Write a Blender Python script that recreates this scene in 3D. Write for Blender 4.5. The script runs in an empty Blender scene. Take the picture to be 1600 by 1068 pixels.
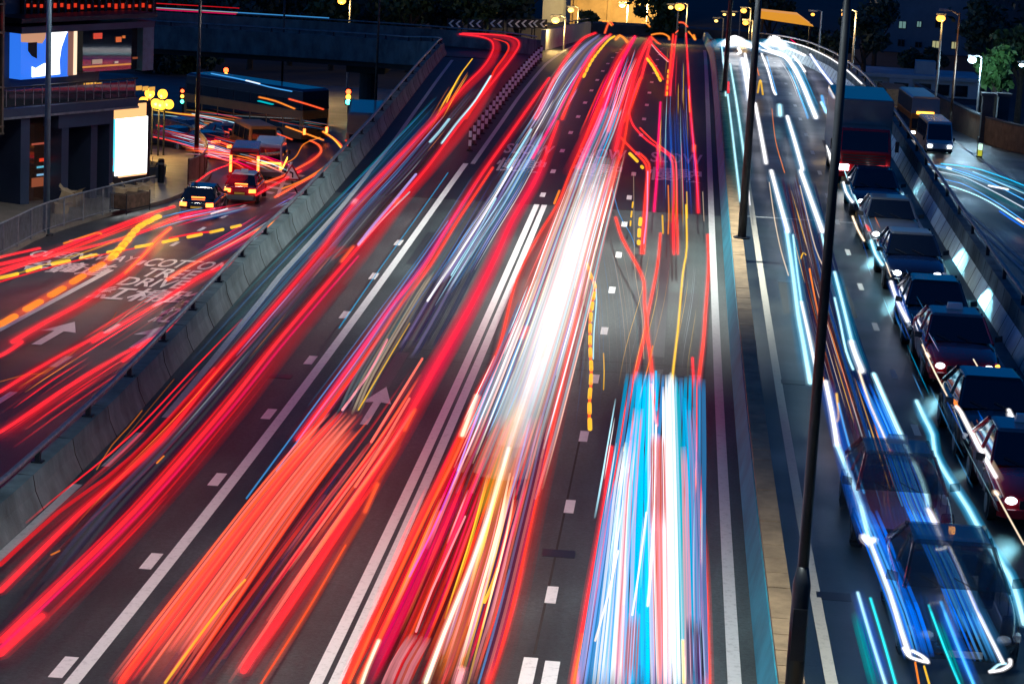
import bpy, bmesh, math, random
import numpy as np
from mathutils import Vector, Matrix
random.seed(7); rng = np.random.default_rng(7)
S = bpy.context.scene
COL = S.collection
R = math.radians

# ------------------------------------------------------------------ camera
CAM_H = 12.38
F_PX = 3844.99                       # focal length in pixels of a 1600 px wide picture
RT = np.array((0.99599885, 0.07312107, 0.05137694))
UP = np.array((-0.06499819, 0.19817879, 0.97800839))
FW = np.array((-0.0613312, 0.97743464, -0.20213859))
cd = bpy.data.cameras.new('camera'); cam = bpy.data.objects.new('camera', cd); COL.objects.link(cam)
cd.sensor_width = 36.0; cd.lens = F_PX / 1600 * 36.0; cd.clip_start = 0.5; cd.clip_end = 6000
m = Matrix(((RT[0], UP[0], -FW[0], 0), (RT[1], UP[1], -FW[1], 0), (RT[2], UP[2], -FW[2], CAM_H), (0, 0, 0, 1)))
cam.matrix_world = m
S.camera = cam

# ------------------------------------------------------------------ world, dusk light, exposure
W = bpy.data.worlds.new('World'); S.world = W; W.use_nodes = True
nt = W.node_tree; nt.nodes.clear()
sky = nt.nodes.new('ShaderNodeTexSky'); sky.sky_type = 'NISHITA'; sky.sun_disc = False
sky.sun_elevation = R(7.0); sky.sun_rotation = R(250); sky.altitude = 0; sky.air_density = 1.0; sky.ozone_density = 10.0
bg = nt.nodes.new('ShaderNodeBackground'); bg.inputs['Strength'].default_value = 0.1
wo = nt.nodes.new('ShaderNodeOutputWorld')
nt.links.new(sky.outputs[0], bg.inputs[0]); nt.links.new(bg.outputs[0], wo.inputs[0])
S.view_settings.view_transform = 'Standard'; S.view_settings.look = 'None'
S.view_settings.exposure = 0.0; S.view_settings.gamma = 1.0
S.cycles.transparent_max_bounces = 96
S.cycles.max_bounces = 5; S.cycles.diffuse_bounces = 2; S.cycles.glossy_bounces = 3
S.cycles.sample_clamp_indirect = 4.0

# ------------------------------------------------------------------ terrain profiles
def zr(y):                            # the elevated carriageway: nearly level, then over a crest
    def f(y):
        t = (y - 70) / 100.0
        return 2.8974 * t * t - 4.4166 * t ** 3
    if y < 30: return f(30) - 0.044 * (y - 30)
    if y > 165: return f(165) - 0.064 * (y - 165)
    return f(y)
def zl(y):                            # the streets on both sides fall away below it
    if y < 45: return zr(y) - 0.25
    return -0.046 * (min(y, 200) - 45) + zr(45) - 0.25
CAMP = np.array((0, 0, CAM_H))
def ray(px, py):
    return FW * F_PX + RT * (px - 800) - UP * (py - 534)
def atY(px, py, Y):
    v = ray(px, py); return CAMP + v * (Y / v[1])
def hit(px, py, surf, h=0.0, ymax=171):
    v = ray(px, py); v = v / v[1]
    lo = None; y = 14.0
    prev = CAM_H + v[2] * y - surf(y) - h
    while y < ymax:
        y2 = min(y + 1.0, ymax)
        c = CAM_H + v[2] * y2 - surf(y2) - h
        if c <= 0 < prev:
            a, b = y, y2
            for _ in range(24):
                mm = (a + b) / 2
                if CAM_H + v[2] * mm - surf(mm) - h > 0: a = mm
                else: b = mm
            return CAMP + v * a
        prev = c; y = y2
    return CAMP + v * ymax

# ------------------------------------------------------------------ materials
MATS = {}
def nodes_of(name):
    mt = bpy.data.materials.new(name); mt.use_nodes = True
    MATS[name] = mt
    return mt, mt.node_tree, mt.node_tree.nodes['Principled BSDF']
def mat(name, col, rough=0.6, metal=0.0, vary=0.25, scale=3.0, bump=0.0, bscale=40.0, spec=0.5, coat=0.0, col2=None, streak=None):
    if name in MATS: return MATS[name]
    mt, t, b = nodes_of(name)
    N, L = t.nodes, t.links
    tc = N.new('ShaderNodeTexCoord')
    mp = N.new('ShaderNodeMapping'); L.new(tc.outputs['Object'], mp.inputs[0])
    if streak: mp.inputs['Scale'].default_value = streak
    nz = N.new('ShaderNodeTexNoise'); nz.inputs['Scale'].default_value = scale; nz.inputs['Detail'].default_value = 8; nz.inputs['Roughness'].default_value = 0.65
    L.new(mp.outputs[0], nz.inputs['Vector'])
    cr = N.new('ShaderNodeValToRGB')
    c2 = col2 or tuple(max(0, c * (1 - vary)) for c in col)
    c1 = tuple(min(1, c * (1 + vary)) for c in col) if not col2 else col
    cr.color_ramp.elements[0].position = 0.32; cr.color_ramp.elements[0].color = (*c2, 1)
    cr.color_ramp.elements[1].position = 0.68; cr.color_ramp.elements[1].color = (*c1, 1)
    L.new(nz.outputs['Fac'], cr.inputs[0]); L.new(cr.outputs[0], b.inputs['Base Color'])
    b.inputs['Roughness'].default_value = rough; b.inputs['Metallic'].default_value = metal
    b.inputs['Specular IOR Level'].default_value = spec; b.inputs['Coat Weight'].default_value = coat
    if bump:
        n2 = N.new('ShaderNodeTexNoise'); n2.inputs['Scale'].default_value = bscale; n2.inputs['Detail'].default_value = 4
        L.new(tc.outputs['Object'], n2.inputs['Vector'])
        bp = N.new('ShaderNodeBump'); bp.inputs['Strength'].default_value = bump; bp.inputs['Distance'].default_value = 0.02
        L.new(n2.outputs['Fac'], bp.inputs['Height']); L.new(bp.outputs[0], b.inputs['Normal'])
    return mt
def emis(name, col, strength):
    if name in MATS: return MATS[name]
    mt, t, b = nodes_of(name)
    b.inputs['Base Color'].default_value = (*[min(1, c * .5) for c in col], 1)
    b.inputs['Emission Color'].default_value = (*col, 1); b.inputs['Emission Strength'].default_value = strength
    b.inputs['Roughness'].default_value = 0.3
    return mt
def asphalt(name, base, rough, speck=0.5, wet=0.0):
    if name in MATS: return MATS[name]
    mt, t, b = nodes_of(name); N, L = t.nodes, t.links
    tc = N.new('ShaderNodeTexCoord')
    fine = N.new('ShaderNodeTexNoise'); fine.inputs['Scale'].default_value = 14; fine.inputs['Detail'].default_value = 9; fine.inputs['Roughness'].default_value = 0.85
    big = N.new('ShaderNodeTexNoise'); big.inputs['Scale'].default_value = 0.25; big.inputs['Detail'].default_value = 5
    mp = N.new('ShaderNodeMapping'); mp.inputs['Scale'].default_value = (1.6, 0.12, 1)       # wheel-track wear along the lanes
    trk = N.new('ShaderNodeTexNoise'); trk.inputs['Scale'].default_value = 1.0; trk.inputs['Detail'].default_value = 4
    L.new(tc.outputs['Object'], fine.inputs['Vector']); L.new(tc.outputs['Object'], big.inputs['Vector'])
    L.new(tc.outputs['Object'], mp.inputs[0]); L.new(mp.outputs[0], trk.inputs['Vector'])
    r1 = N.new('ShaderNodeMapRange'); r1.inputs[1].default_value = 0.3; r1.inputs[2].default_value = 0.7; r1.inputs[3].default_value = 1 - speck; r1.inputs[4].default_value = 1 + speck
    r2 = N.new('ShaderNodeMapRange'); r2.inputs[1].default_value = 0.3; r2.inputs[2].default_value = 0.7; r2.inputs[3].default_value = 0.6; r2.inputs[4].default_value = 1.35
    r3 = N.new('ShaderNodeMapRange'); r3.inputs[1].default_value = 0.3; r3.inputs[2].default_value = 0.7; r3.inputs[3].default_value = 0.6; r3.inputs[4].default_value = 1.3
    L.new(fine.outputs['Fac'], r1.inputs[0]); L.new(big.outputs['Fac'], r2.inputs[0]); L.new(trk.outputs['Fac'], r3.inputs[0])
    m1 = N.new('ShaderNodeMath'); m1.operation = 'MULTIPLY'; L.new(r1.outputs[0], m1.inputs[0]); L.new(r2.outputs[0], m1.inputs[1])
    m2 = N.new('ShaderNodeMath'); m2.operation = 'MULTIPLY'; L.new(m1.outputs[0], m2.inputs[0]); L.new(r3.outputs[0], m2.inputs[1])
    vm = N.new('ShaderNodeVectorMath'); vm.operation = 'SCALE'; vm.inputs[0].default_value = base; L.new(m2.outputs[0], vm.inputs['Scale'])
    L.new(vm.outputs[0], b.inputs['Base Color'])
    b.inputs['Roughness'].default_value = rough
    if wet:
        rr = N.new('ShaderNodeMapRange'); rr.inputs[1].default_value = 0.35; rr.inputs[2].default_value = 0.65; rr.inputs[3].default_value = rough - wet; rr.inputs[4].default_value = rough
        L.new(big.outputs['Fac'], rr.inputs[0]); L.new(rr.outputs[0], b.inputs['Roughness'])
    bp = N.new('ShaderNodeBump'); bp.inputs['Strength'].default_value = 0.5; bp.inputs['Distance'].default_value = 0.015
    L.new(fine.outputs['Fac'], bp.inputs['Height']); L.new(bp.outputs[0], b.inputs['Normal'])
    return mt
def glass(name, tint, rough=0.05):
    return mat(name, tint, rough, 0.0, 0.05, 1.0, spec=1.0, coat=0.6)
def paint(name, base, wear=0.35):
    if name in MATS: return MATS[name]
    mt, t, b = nodes_of(name); N, L = t.nodes, t.links
    tc = N.new('ShaderNodeTexCoord')
    n = N.new('ShaderNodeTexNoise'); n.inputs['Scale'].default_value = 9; n.inputs['Detail'].default_value = 8; n.inputs['Roughness'].default_value = 0.75
    L.new(tc.outputs['Object'], n.inputs['Vector'])
    cr = N.new('ShaderNodeValToRGB'); cr.color_ramp.elements[0].position = 0.3; cr.color_ramp.elements[0].color = (*[c * (1 - wear) for c in base], 1)
    cr.color_ramp.elements[1].position = 0.48; cr.color_ramp.elements[1].color = (*base, 1)
    L.new(n.outputs['Fac'], cr.inputs[0]); L.new(cr.outputs[0], b.inputs['Base Color']); b.inputs['Roughness'].default_value = 0.6
    return mt
M = dict(
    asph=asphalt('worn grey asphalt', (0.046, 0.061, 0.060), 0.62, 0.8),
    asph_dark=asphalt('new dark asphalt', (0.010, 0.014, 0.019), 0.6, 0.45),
    asph_wet=asphalt('damp asphalt', (0.019, 0.031, 0.038), 0.5, 0.5, 0.22),
    asph_street=asphalt('street asphalt', (0.026, 0.027, 0.033), 0.5, 0.45, 0.15),
    paint=paint('white road paint', (0.78, 0.78, 0.75)),
    paint_old=paint('worn road paint', (0.5, 0.5, 0.49), 0.5),
    paint_cream=paint('cream road paint', (0.55, 0.48, 0.40), 0.4),
    conc=mat('weathered concrete', (0.10, 0.135, 0.14), 0.85, 0, 0.5, 1.3, 0.4, 30, streak=(1, 1, .5)),
    conc_light=mat('pale concrete', (0.27, 0.29, 0.29), 0.8, 0, 0.25, 1.5, 0.3, 30),
    toe=mat('headlight toned concrete', (0.7, 0.82, 0.82), 0.7, 0, 0.2, 2.0, 0.3, 30, streak=(1, 1, .3)),  # headlight glow along the parapet foot put into a paler base colour
    conc_dark=mat('dark concrete', (0.07, 0.08, 0.09), 0.85, 0, 0.3, 0.8, 0.3, 20),
    wall_teal=mat('blue green painted kerb wall', (0.02, 0.25, 0.34), 0.6, 0, 0.3, 1.0, 0.1, 20),
    coping=mat('tan paving slab', (0.36, 0.235, 0.13), 0.8, 0, 0.35, 1.6, 0.3, 30),
    joint=mat('dark joint', (0.03, 0.025, 0.022), 0.9),
    steel=mat('galvanised steel', (0.25, 0.26, 0.27), 0.45, 0.7, 0.3, 4),
    steel_dark=mat('dark painted steel', (0.018, 0.02, 0.025), 0.45, 0.3, 0.3, 3),
    steel_blue=mat('blue grey painted steel', (0.08, 0.13, 0.18), 0.5, 0.3, 0.2, 3),
    rust=mat('rusty steel', (0.12, 0.07, 0.045), 0.8, 0.2, 0.5, 5),
    pave=mat('tan footway paving', (0.16, 0.135, 0.11), 0.6, 0, 0.3, 1.2, 0.3, 12),
    ground=mat('dark ground', (0.02, 0.024, 0.026), 0.9, 0, 0.4, 0.2),
    rubber=mat('black rubber', (0.012, 0.012, 0.013), 0.8),
    alloy=mat('alloy rim', (0.35, 0.36, 0.38), 0.3, 0.9, 0.15),
    glass=glass('dark car glass', (0.006, 0.009, 0.014)),
    glass_b=glass('dark building glass', (0.012, 0.016, 0.024), 0.04),
    glass_amb=glass('amber tinted glass', (0.05, 0.02, 0.012), 0.06),
    black=mat('black gloss paint', (0.004, 0.005, 0.008), 0.18, 0, 0.1, 1, coat=1.0),
    navy=mat('navy gloss paint', (0.004, 0.008, 0.03), 0.18, 0, 0.1, 1, coat=1.0),
    red=mat('red gloss paint', (0.34, 0.008, 0.012), 0.22, 0, 0.12, 1, coat=1.0),
    white=mat('white gloss paint', (0.62, 0.64, 0.66), 0.25, 0, 0.06, 1, coat=0.8),
    silver=mat('silver roof paint', (0.15, 0.165, 0.185), 0.28, 0.4, 0.08, 1, coat=0.8),
    blue=mat('blue gloss paint', (0.02, 0.05, 0.22), 0.22, 0, 0.1, 1, coat=0.9),
    orange_p=mat('amber bodywork', (0.30, 0.13, 0.03), 0.4, 0, 0.2, 1),
    dark_plastic=mat('dark plastic', (0.015, 0.015, 0.017), 0.55),
    plate=mat('plate white', (0.7, 0.7, 0.65), 0.4),
    plate_y=mat('plate yellow', (0.7, 0.5, 0.06), 0.4),
    lamp_glass=mat('clear lamp glass', (0.5, 0.52, 0.55), 0.1, 0.2, 0.1),
    head=emis('headlamp', (0.85, 0.93, 1.0), 14.0),
    head_dim=emis('dim headlamp', (0.8, 0.9, 1.0), 4.0),
    tail=emis('tail lamp', (1.0, 0.035, 0.02), 5.0),
    tail_or=emis('brake lamp', (1.0, 0.16, 0.03), 6.0),
    amber=emis('amber lamp', (1.0, 0.42, 0.04), 5.0),
    lampw=emis('sodium street lamp', (1.0, 0.58, 0.14), 3.0),
    lampo=emis('orange street lamp', (1.0, 0.42, 0.06), 2.6),
    lampb=emis('cool street lamp', (0.6, 0.85, 1.0), 12.0),
    globe=emis('yellow globe', (1.0, 0.45, 0.03), 3.2),
    green=emis('green signal', (0.08, 1.0, 0.75), 7.0),
    redsig=emis('red signal', (1.0, 0.08, 0.02), 7.0),
    win_y=emis('lit window', (0.75, 0.72, 0.35), 0.5),
    win_c=emis('pale lit window', (0.4, 0.75, 0.65), 0.3),
    win_d=glass('unlit window', (0.006, 0.01, 0.014), 0.1),
    wall_blue=mat('blue grey rendered wall', (0.16, 0.20, 0.24), 0.8, 0, 0.15, 0.5),
    wall_pale=mat('pale rendered wall', (0.48, 0.53, 0.53), 0.8, 0, 0.15, 0.5),
    wall_warm=mat('sand stone wall', (0.45, 0.33, 0.16), 0.8, 0, 0.25, 0.6),
    wall_brown=mat('brown block wall', (0.20, 0.13, 0.08), 0.85, 0, 0.3, 1.5, 0.3, 10),
    facade=mat('dark blue cladding', (0.03, 0.045, 0.085), 0.45, 0.1, 0.2, 0.8),
    mullion=mat('bronze mullion', (0.16, 0.13, 0.09), 0.4, 0.6, 0.2, 2),
    board=mat('brown cardboard', (0.36, 0.25, 0.14), 0.9, 0, 0.25, 3),
    bark=mat('bark', (0.05, 0.04, 0.03), 0.9, 0, 0.4, 4),
    leaf=mat('dark green leaf', (0.035, 0.085, 0.035), 0.6, 0, 0.5, 0.6),
    leaf2=mat('blue green leaf', (0.02, 0.055, 0.04), 0.6, 0, 0.5, 0.6),
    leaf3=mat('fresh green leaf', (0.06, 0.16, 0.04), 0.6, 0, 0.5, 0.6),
    soil=mat('soil', (0.05, 0.035, 0.025), 0.9, 0, 0.3, 4),
    sign_w=mat('sign white', (0.85, 0.87, 0.87), 0.5), sign_k=mat('sign black', (0.012, 0.013, 0.016), 0.5),
    post_r=mat('dull maroon plastic', (0.07, 0.012, 0.016), 0.6),
    sign_r=mat('sign red', (0.32, 0.02, 0.02), 0.5),
)
# light trails: emission added on top of whatever shines through; colour and opacity come from the mesh
def trail_material():
    mt = bpy.data.materials.new('trail light'); mt.use_nodes = True
    t = mt.node_tree; N, L = t.nodes, t.links; N.clear()
    at = N.new('ShaderNodeAttribute'); at.attribute_name = 'tcol'
    em = N.new('ShaderNodeEmission'); L.new(at.outputs['Color'], em.inputs[0])
    iv = N.new('ShaderNodeMath'); iv.operation = 'SUBTRACT'; iv.inputs[0].default_value = 1.0; L.new(at.outputs['Alpha'], iv.inputs[1])
    tr = N.new('ShaderNodeBsdfTransparent'); L.new(iv.outputs[0], tr.inputs[0])
    ad = N.new('ShaderNodeAddShader'); L.new(em.outputs[0], ad.inputs[0]); L.new(tr.outputs[0], ad.inputs[1])
    o = N.new('ShaderNodeOutputMaterial'); L.new(ad.outputs[0], o.inputs[0])
    return mt
M['trail'] = trail_material()

# ------------------------------------------------------------------ mesh helpers
class MB:
    def __init__(s): s.v = []; s.f = []
    def add(s, vs, fs):
        o = len(s.v); s.v += [tuple(map(float, v)) for v in vs]; s.f += [tuple(i + o for i in f) for f in fs]; return s
    def box(s, x0, x1, y0, y1, z0, z1):
        return s.add([(x0, y0, z0), (x1, y0, z0), (x1, y1, z0), (x0, y1, z0), (x0, y0, z1), (x1, y0, z1), (x1, y1, z1), (x0, y1, z1)],
                     [(0, 3, 2, 1), (4, 5, 6, 7), (0, 1, 5, 4), (1, 2, 6, 5), (2, 3, 7, 6), (3, 0, 4, 7)])
    def hexa(s, p):                   # eight corners: bottom ring then top ring
        return s.add(p, [(0, 3, 2, 1), (4, 5, 6, 7), (0, 1, 5, 4), (1, 2, 6, 5), (2, 3, 7, 6), (3, 0, 4, 7)])
    def tube(s, pts, r, n=8, cap=True):
        pts = [Vector(p) for p in pts]; rs = r if isinstance(r, (list, tuple)) else [r] * len(pts)
        vs = []
        for i, p in enumerate(pts):
            d = (pts[min(i + 1, len(pts) - 1)] - pts[max(i - 1, 0)]).normalized()
            a = Vector((0, 0, 1)) if abs(d.z) < 0.9 else Vector((1, 0, 0))
            u = d.cross(a).normalized(); w = u.cross(d)
            for k in range(n):
                t = 2 * math.pi * k / n
                vs.append(p + (u * math.cos(t) + w * math.sin(t)) * rs[i])
        fs = []
        for i in range(len(pts) - 1):
            for k in range(n):
                fs.append((i * n + k, i * n + (k + 1) % n, (i + 1) * n + (k + 1) % n, (i + 1) * n + k))
        if cap: fs += [tuple(range(n - 1, -1, -1)), tuple((len(pts) - 1) * n + k for k in range(n))]
        return s.add(vs, fs)
    def loft(s, rings, cap=True):
        n = len(rings[0]); vs = [v for r in rings for v in r]; fs = []
        for i in range(len(rings) - 1):
            for k in range(n):
                fs.append((i * n + k, i * n + (k + 1) % n, (i + 1) * n + (k + 1) % n, (i + 1) * n + k))
        if cap: fs += [tuple(range(n - 1, -1, -1)), tuple((len(rings) - 1) * n + k for k in range(n))]
        return s.add(vs, fs)
    def sphere(s, c, r, n=10, sz=1.0):
        rings = []
        for i in range(1, n // 2 + 1):
            t = math.pi * i / (n // 2 + 1)
            rings.append([(c[0] + r * math.sin(t) * math.cos(2 * math.pi * k / n), c[1] + r * math.sin(t) * math.sin(2 * math.pi * k / n), c[2] - r * sz * math.cos(t)) for k in range(n)])
        return s.loft(rings)
    def quad(s, a, b, c, d): return s.add([a, b, c, d], [(0, 1, 2, 3)])
    def mesh(s, name, material, smooth=False):
        me = bpy.data.meshes.new(name); me.from_pydata(s.v, [], s.f); me.validate()
        if material: me.materials.append(material)
        if smooth: me.polygons.foreach_set('use_smooth', [True] * len(me.polygons))
        me.update(); return me
    def build(s, name, material, parent=None, smooth=False, loc=None):
        return link(name, s.mesh(name, material, smooth), parent, loc)
def link(name, me, parent=None, loc=None):
    o = bpy.data.objects.new(name, me); COL.objects.link(o)
    if parent is not None: o.parent = parent
    if loc is not None: o.location = loc
    return o
def bevel(o, w=0.03, seg=2):
    b = o.modifiers.new('bevel', 'BEVEL'); b.width = w; b.segments = seg; b.limit_method = 'ANGLE'; b.angle_limit = R(35); return o
def tag(o, label=None, cat=None, group=None, kind=None):
    if label: o['label'] = label
    if cat: o['category'] = cat
    if group: o['group'] = group
    if kind: o['kind'] = kind
    return o
def empty(name, loc, rz=0.0, label=None, cat=None, group=None):
    o = bpy.data.objects.new(name, None); COL.objects.link(o); o.location = loc; o.rotation_euler = (0, 0, rz); o.empty_display_size = 0.2
    return tag(o, label, cat, group)
def copy_tree(o, parent=None):
    c = o.copy(); COL.objects.link(c); c.parent = parent
    for ch in list(o.children): copy_tree(ch, c)
    return c
def struct(o, label=None, cat=None):
    o['kind'] = 'structure'
    if label: o['label'] = label
    if cat: o['category'] = cat
    return o

# ------------------------------------------------------------------ ground and roads
def interp(tab, y):
    ys = [t[0] for t in tab]; return float(np.interp(y, ys, [t[1] for t in tab]))
LEFT_EDGE = [(20, -10.55), (40, -10.62), (48, -10.75), (56, -11.0), (67, -11.35), (79, -11.45), (98, -11.85), (115, -12.4), (130, -12.95), (138, -13.3)]
GORE = [(92, -7.95), (105, -7.9), (115, -7.9), (124, -7.85), (136, -7.8), (146, -7.55), (158, -7.35), (170, -7.2), (240, -7.2)]
def strip(fx0, fx1, y0, y1, fz, step=2.0, nx=1):
    b = MB(); n = max(1, int(math.ceil((y1 - y0) / step)))
    vs = []; fs = []
    for i in range(n + 1):
        y = y0 + (y1 - y0) * i / n; a = fx0(y); c = fx1(y)
        for k in range(nx + 1): vs.append((a + (c - a) * k / nx, y, fz(y)))
    for i in range(n):
        for k in range(nx):
            q = i * (nx + 1) + k
            fs.append((q, q + 1, q + nx + 2, q + nx + 1))
    return b.add(vs, fs)
C = lambda v: (lambda y: v)
gz = lambda y: zl(y) - 0.03
g = strip(C(-900), C(900), -60, 220, gz, 5.0); g.add([(-900, 220, zl(200) - .03), (900, 220, zl(200) - .03), (900, 2500, zl(200) - .03), (-900, 2500, zl(200) - .03)], [(0, 1, 2, 3)])
struct(g.build('ground', M['ground']))
struct(strip(lambda y: interp(LEFT_EDGE, y) - 0.02, C(1.68), 10, 83.0, zr).build('road', M['asph']))
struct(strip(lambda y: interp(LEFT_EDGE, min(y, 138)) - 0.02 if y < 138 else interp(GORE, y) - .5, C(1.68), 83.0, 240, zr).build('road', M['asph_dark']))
struct(strip(C(2.28), C(8.86), 10, 240, zr).build('road', M['asph_wet']))
# fill under the carriageways, down to street level
def bank(x0, x1, y0, y1):
    b = MB(); n = 24; ring = []
    for i in range(n + 1):
        y = y0 + (y1 - y0) * i / n; zt = zr(y) - .05; zb = zl(y) - .5
        xa = x0(y); xb = x1(y)
        ring.append([(xa, y, zb), (xb, y, zb), (xb, y, zt), (xa, y, zt)])
    b.loft(ring); return b
struct(bank(lambda y: interp(LEFT_EDGE, y) - .2, C(9.0), 10, 138).build('embankment', M['conc_dark']))
struct(bank(lambda y: -8.6, C(9.0), 138.02, 240).build('embankment', M['conc_dark']))
# left street and right street surfaces, footways
struct(strip(lambda y: -21.6 if y < 96 else -21.6 - (y - 96) * 1.4, lambda y: interp(LEFT_EDGE, min(y, 138)) - .25, 10, 175, lambda y: zl(y) - .012, 3.0).build('street', M['asph_street']))
struct(strip(C(9.2), C(24.0), 40, 200, lambda y: zl(y) - .012, 3.0).build('street', M['asph_street']))
# the ramp that bends off to the left over the street
RAMP_C = [(-9.5, 138.0), (-9.8, 142.0), (-10.9, 146.0), (-13.1, 149.2), (-16.5, 151.0), (-22.0, 151.8), (-32.0, 152.2), (-45.0, 152.4), (-75.0, 152.5)]
def catmull(P, step):
    P = [np.array(p, float) for p in P]
    if len(P) == 2: P = [P[0], (P[0] + P[1]) / 2, P[1]]
    Q = [2 * P[0] - P[1]] + P + [2 * P[-1] - P[-2]]
    out = []
    for i in range(1, len(Q) - 2):
        n = max(2, int(np.linalg.norm(Q[i + 1] - Q[i]) / step))
        n = min(n, 60)
        for k in range(n):
            t = k / n
            a, b, c, d = Q[i - 1], Q[i], Q[i + 1], Q[i + 2]
            out.append(0.5 * (2 * b + (c - a) * t + (2 * a - 5 * b + 4 * c - d) * t * t + (3 * b - a - 3 * c + d) * t ** 3))
    out.append(Q[-2]); return np.array(out)
rc = catmull(RAMP_C, 1.0)
def zramp(p): return zr(min(p[1], 150)) - 0.35 * min(1, max(0, (p[1] - 138) / 15.0))
def offs(path, d):
    o = []
    for i in range(len(path)):
        t = path[min(i + 1, len(path) - 1)] - path[max(i - 1, 0)]; t = t / np.linalg.norm(t)
        o.append(path[i] + np.array((t[1], -t[0])) * d)
    return np.array(o)
rl, rr_ = offs(rc, -3.75), offs(rc, 1.75)
b = MB(); rings = []
for a, c, mid in zip(rl, rr_, rc):
    z = zramp(mid); rings.append([(a[0], a[1], z - 1.15), (c[0], c[1], z - 1.15), (c[0], c[1], z), (a[0], a[1], z)])
b.loft(rings); struct(b.build('road', M['asph_dark']))

# ------------------------------------------------------------------ markings
def mark(b, x0, x1, y0, y1, fz=zr, lift=0.006, step=3.0, fx=None):
    fx = fx or (lambda x, y: x)
    s = strip(lambda y: fx(x0, y), lambda y: fx(x1, y), y0, y1, lambda y: fz(y) + lift, step)
    b.add(s.v, s.f)
def bow(q):
    def f(x, y):
        t = (y - 70) / 100; return x + q * t * t + .1256 * t ** 3
    return f
w = MB()
mark(w, -8.02, -7.82, 14, 92, fx=bow(1.0))                                   # solid line beside the first lane
for i in range(-1, 7): mark(w, -8.33, -8.13, 38.2 - .5 + 5.9 * i, 38.2 + .5 + 5.9 * i, fx=bow(1.2))
mark(w, -4.71, -4.53, 14, 83, fx=bow(.76)); mark(w, -4.45, -4.27, 14, 83, fx=bow(.76))   # double line
for i in range(0, 13): mark(w, -4.65, -4.47, 85.3 - .5 + 6 * i, 85.3 + .5 + 6 * i, fx=bow(.76))
for i in range(0, 23): mark(w, -1.62, -1.44, 37.9 - .5 + 6 * i, 37.9 + .5 + 6 * i, fx=bow(.06))
mark(w, -1.74, -1.53, 33.0, 34.4); mark(w, -1.42, -1.20, 20.0, 34.3)
struct(w.build('road_marking', M['paint']))
w = MB()
mark(w, 1.24, 1.44, 14, 168, fx=bow(.03))
mark(w, -10.62, -10.44, 14, 43, fx=lambda x, y: x); mark(w, -10.45, -10.3, 44.5, 47.5)
mark(w, 0, .16, 49, 135, fx=lambda x, y: interp(LEFT_EDGE, y) + .52 + x)
mark(w, -7.75, -7.58, 92, 168, fx=lambda x, y: interp(GORE, y) + .25 + (x + 7.75))
mark(w, 8.38, 8.50, 14, 160)
for i in range(0, 23): mark(w, 5.53, 5.68, 40.5 - .55 + 6.1 * i, 40.5 + .55 + 6.1 * i)
mark(w, 2.35, 8.3, 83.15, 83.4)
struct(w.build('road_marking', M['paint_old']))
w = MB(); mark(w, 2.66, 2.84, 14, 165); struct(w.build('road_marking', M['paint_cream']))
def arrow(b, x, y0, y1, fz, wd=1.0):
    L = y1 - y0; s = [(-.11 * wd, 0), (.11 * wd, 0), (.11 * wd, .58), (.42 * wd, .55), (0, 1), (-.42 * wd, .55), (-.11 * wd, .58)]
    b.add([(x + u, y0 + v * L, fz(y0 + v * L) + .008) for u, v in s], [(0, 1, 2, 6), (3, 4, 2), (2, 4, 6), (6, 4, 5)])
w = MB(); arrow(w, -6.12, 49.6, 53.5, zr, .75)
zs = lambda y: zl(y) - .004
arrow(w, -15.5, 58.8, 62.7, zs, 1.1); arrow(w, -13.15, 59.2, 63.0, zs, 1.1); arrow(w, -15.2, 96.5, 100.5, zs, 1.2)
mark(w, -17.05, -16.85, 60, 73, zs, .004)
for y in (51.7, 56.7, 62): mark(w, -14.42, -14.24, y - .8, y + .8, zs, .004)
for y in (75, 80.2, 84.8, 89, 93): mark(w, -16.55, -16.4, y - .6, y + .6, zs, .004)
for y in range(98, 108, 2): w.quad(*[(x, yy, zs(yy) + .006) for x, yy in ((-17.4, y + .8), (-16.2, y), (-16.2, y + .8), (-17.4, y + 1.6))])
for k in range(8):                      # hatched island edge
    a0 = 97 + k * 2; mark(w, -15.9 - .25 * k, -15.75 - .25 * k, a0, a0 + 2, zs, .005, fx=lambda x, y: x - .12 * (y - a0))
struct(w.build('road_marking', M['paint']))
def text_mesh(txt):
    c = bpy.data.curves.new('t', 'FONT'); c.body = txt; c.size = 1.0; c.resolution_u = 3; c.offset = .018
    o = bpy.data.objects.new('t', c); COL.objects.link(o)
    dg = bpy.context.evaluated_depsgraph_get(); me = bpy.data.meshes.new_from_object(o.evaluated_get(dg))
    v = np.array([x.co[:] for x in me.vertices]); f = [tuple(p.vertices) for p in me.polygons]
    bpy.data.objects.remove(o); bpy.data.curves.remove(c); bpy.data.meshes.remove(me)
    mn = v.min(0); mx = v.max(0); v = (v - mn) / np.maximum(mx - mn, 1e-6)
    return v[:, :2], f
def road_text(b, txt, x0, x1, y0, y1, fz, lift=.008, shear=0.0):
    v, f = text_mesh(txt)
    b.add([(x0 + (x1 - x0) * u + shear * t, y0 + (y1 - y0) * t, fz(y0 + (y1 - y0) * t) + lift) for u, t in v], f)
w = MB()
road_text(w, 'COTTON', -16.35, -13.75, 74.3, 76.3, zs); road_text(w, 'TREE', -15.9, -14.3, 72.0, 74.0, zs); road_text(w, 'DRIVE', -16.1, -14.2, 69.9, 71.7, zs)
road_text(w, '紅棉路', -16.3, -13.1, 66.9, 69.6, zs)
road_text(w, 'QUEENSWAY', -20.1, -16.75, 74.6, 76.4, zs); road_text(w, '金鐘道', -19.6, -16.9, 71.5, 74.2, zs)
road_text(w, '紅棉路', -13.75, -12.0, 63.4, 66.4, zs)
struct(w.build('road_marking', M['paint']))
w = MB()
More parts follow.
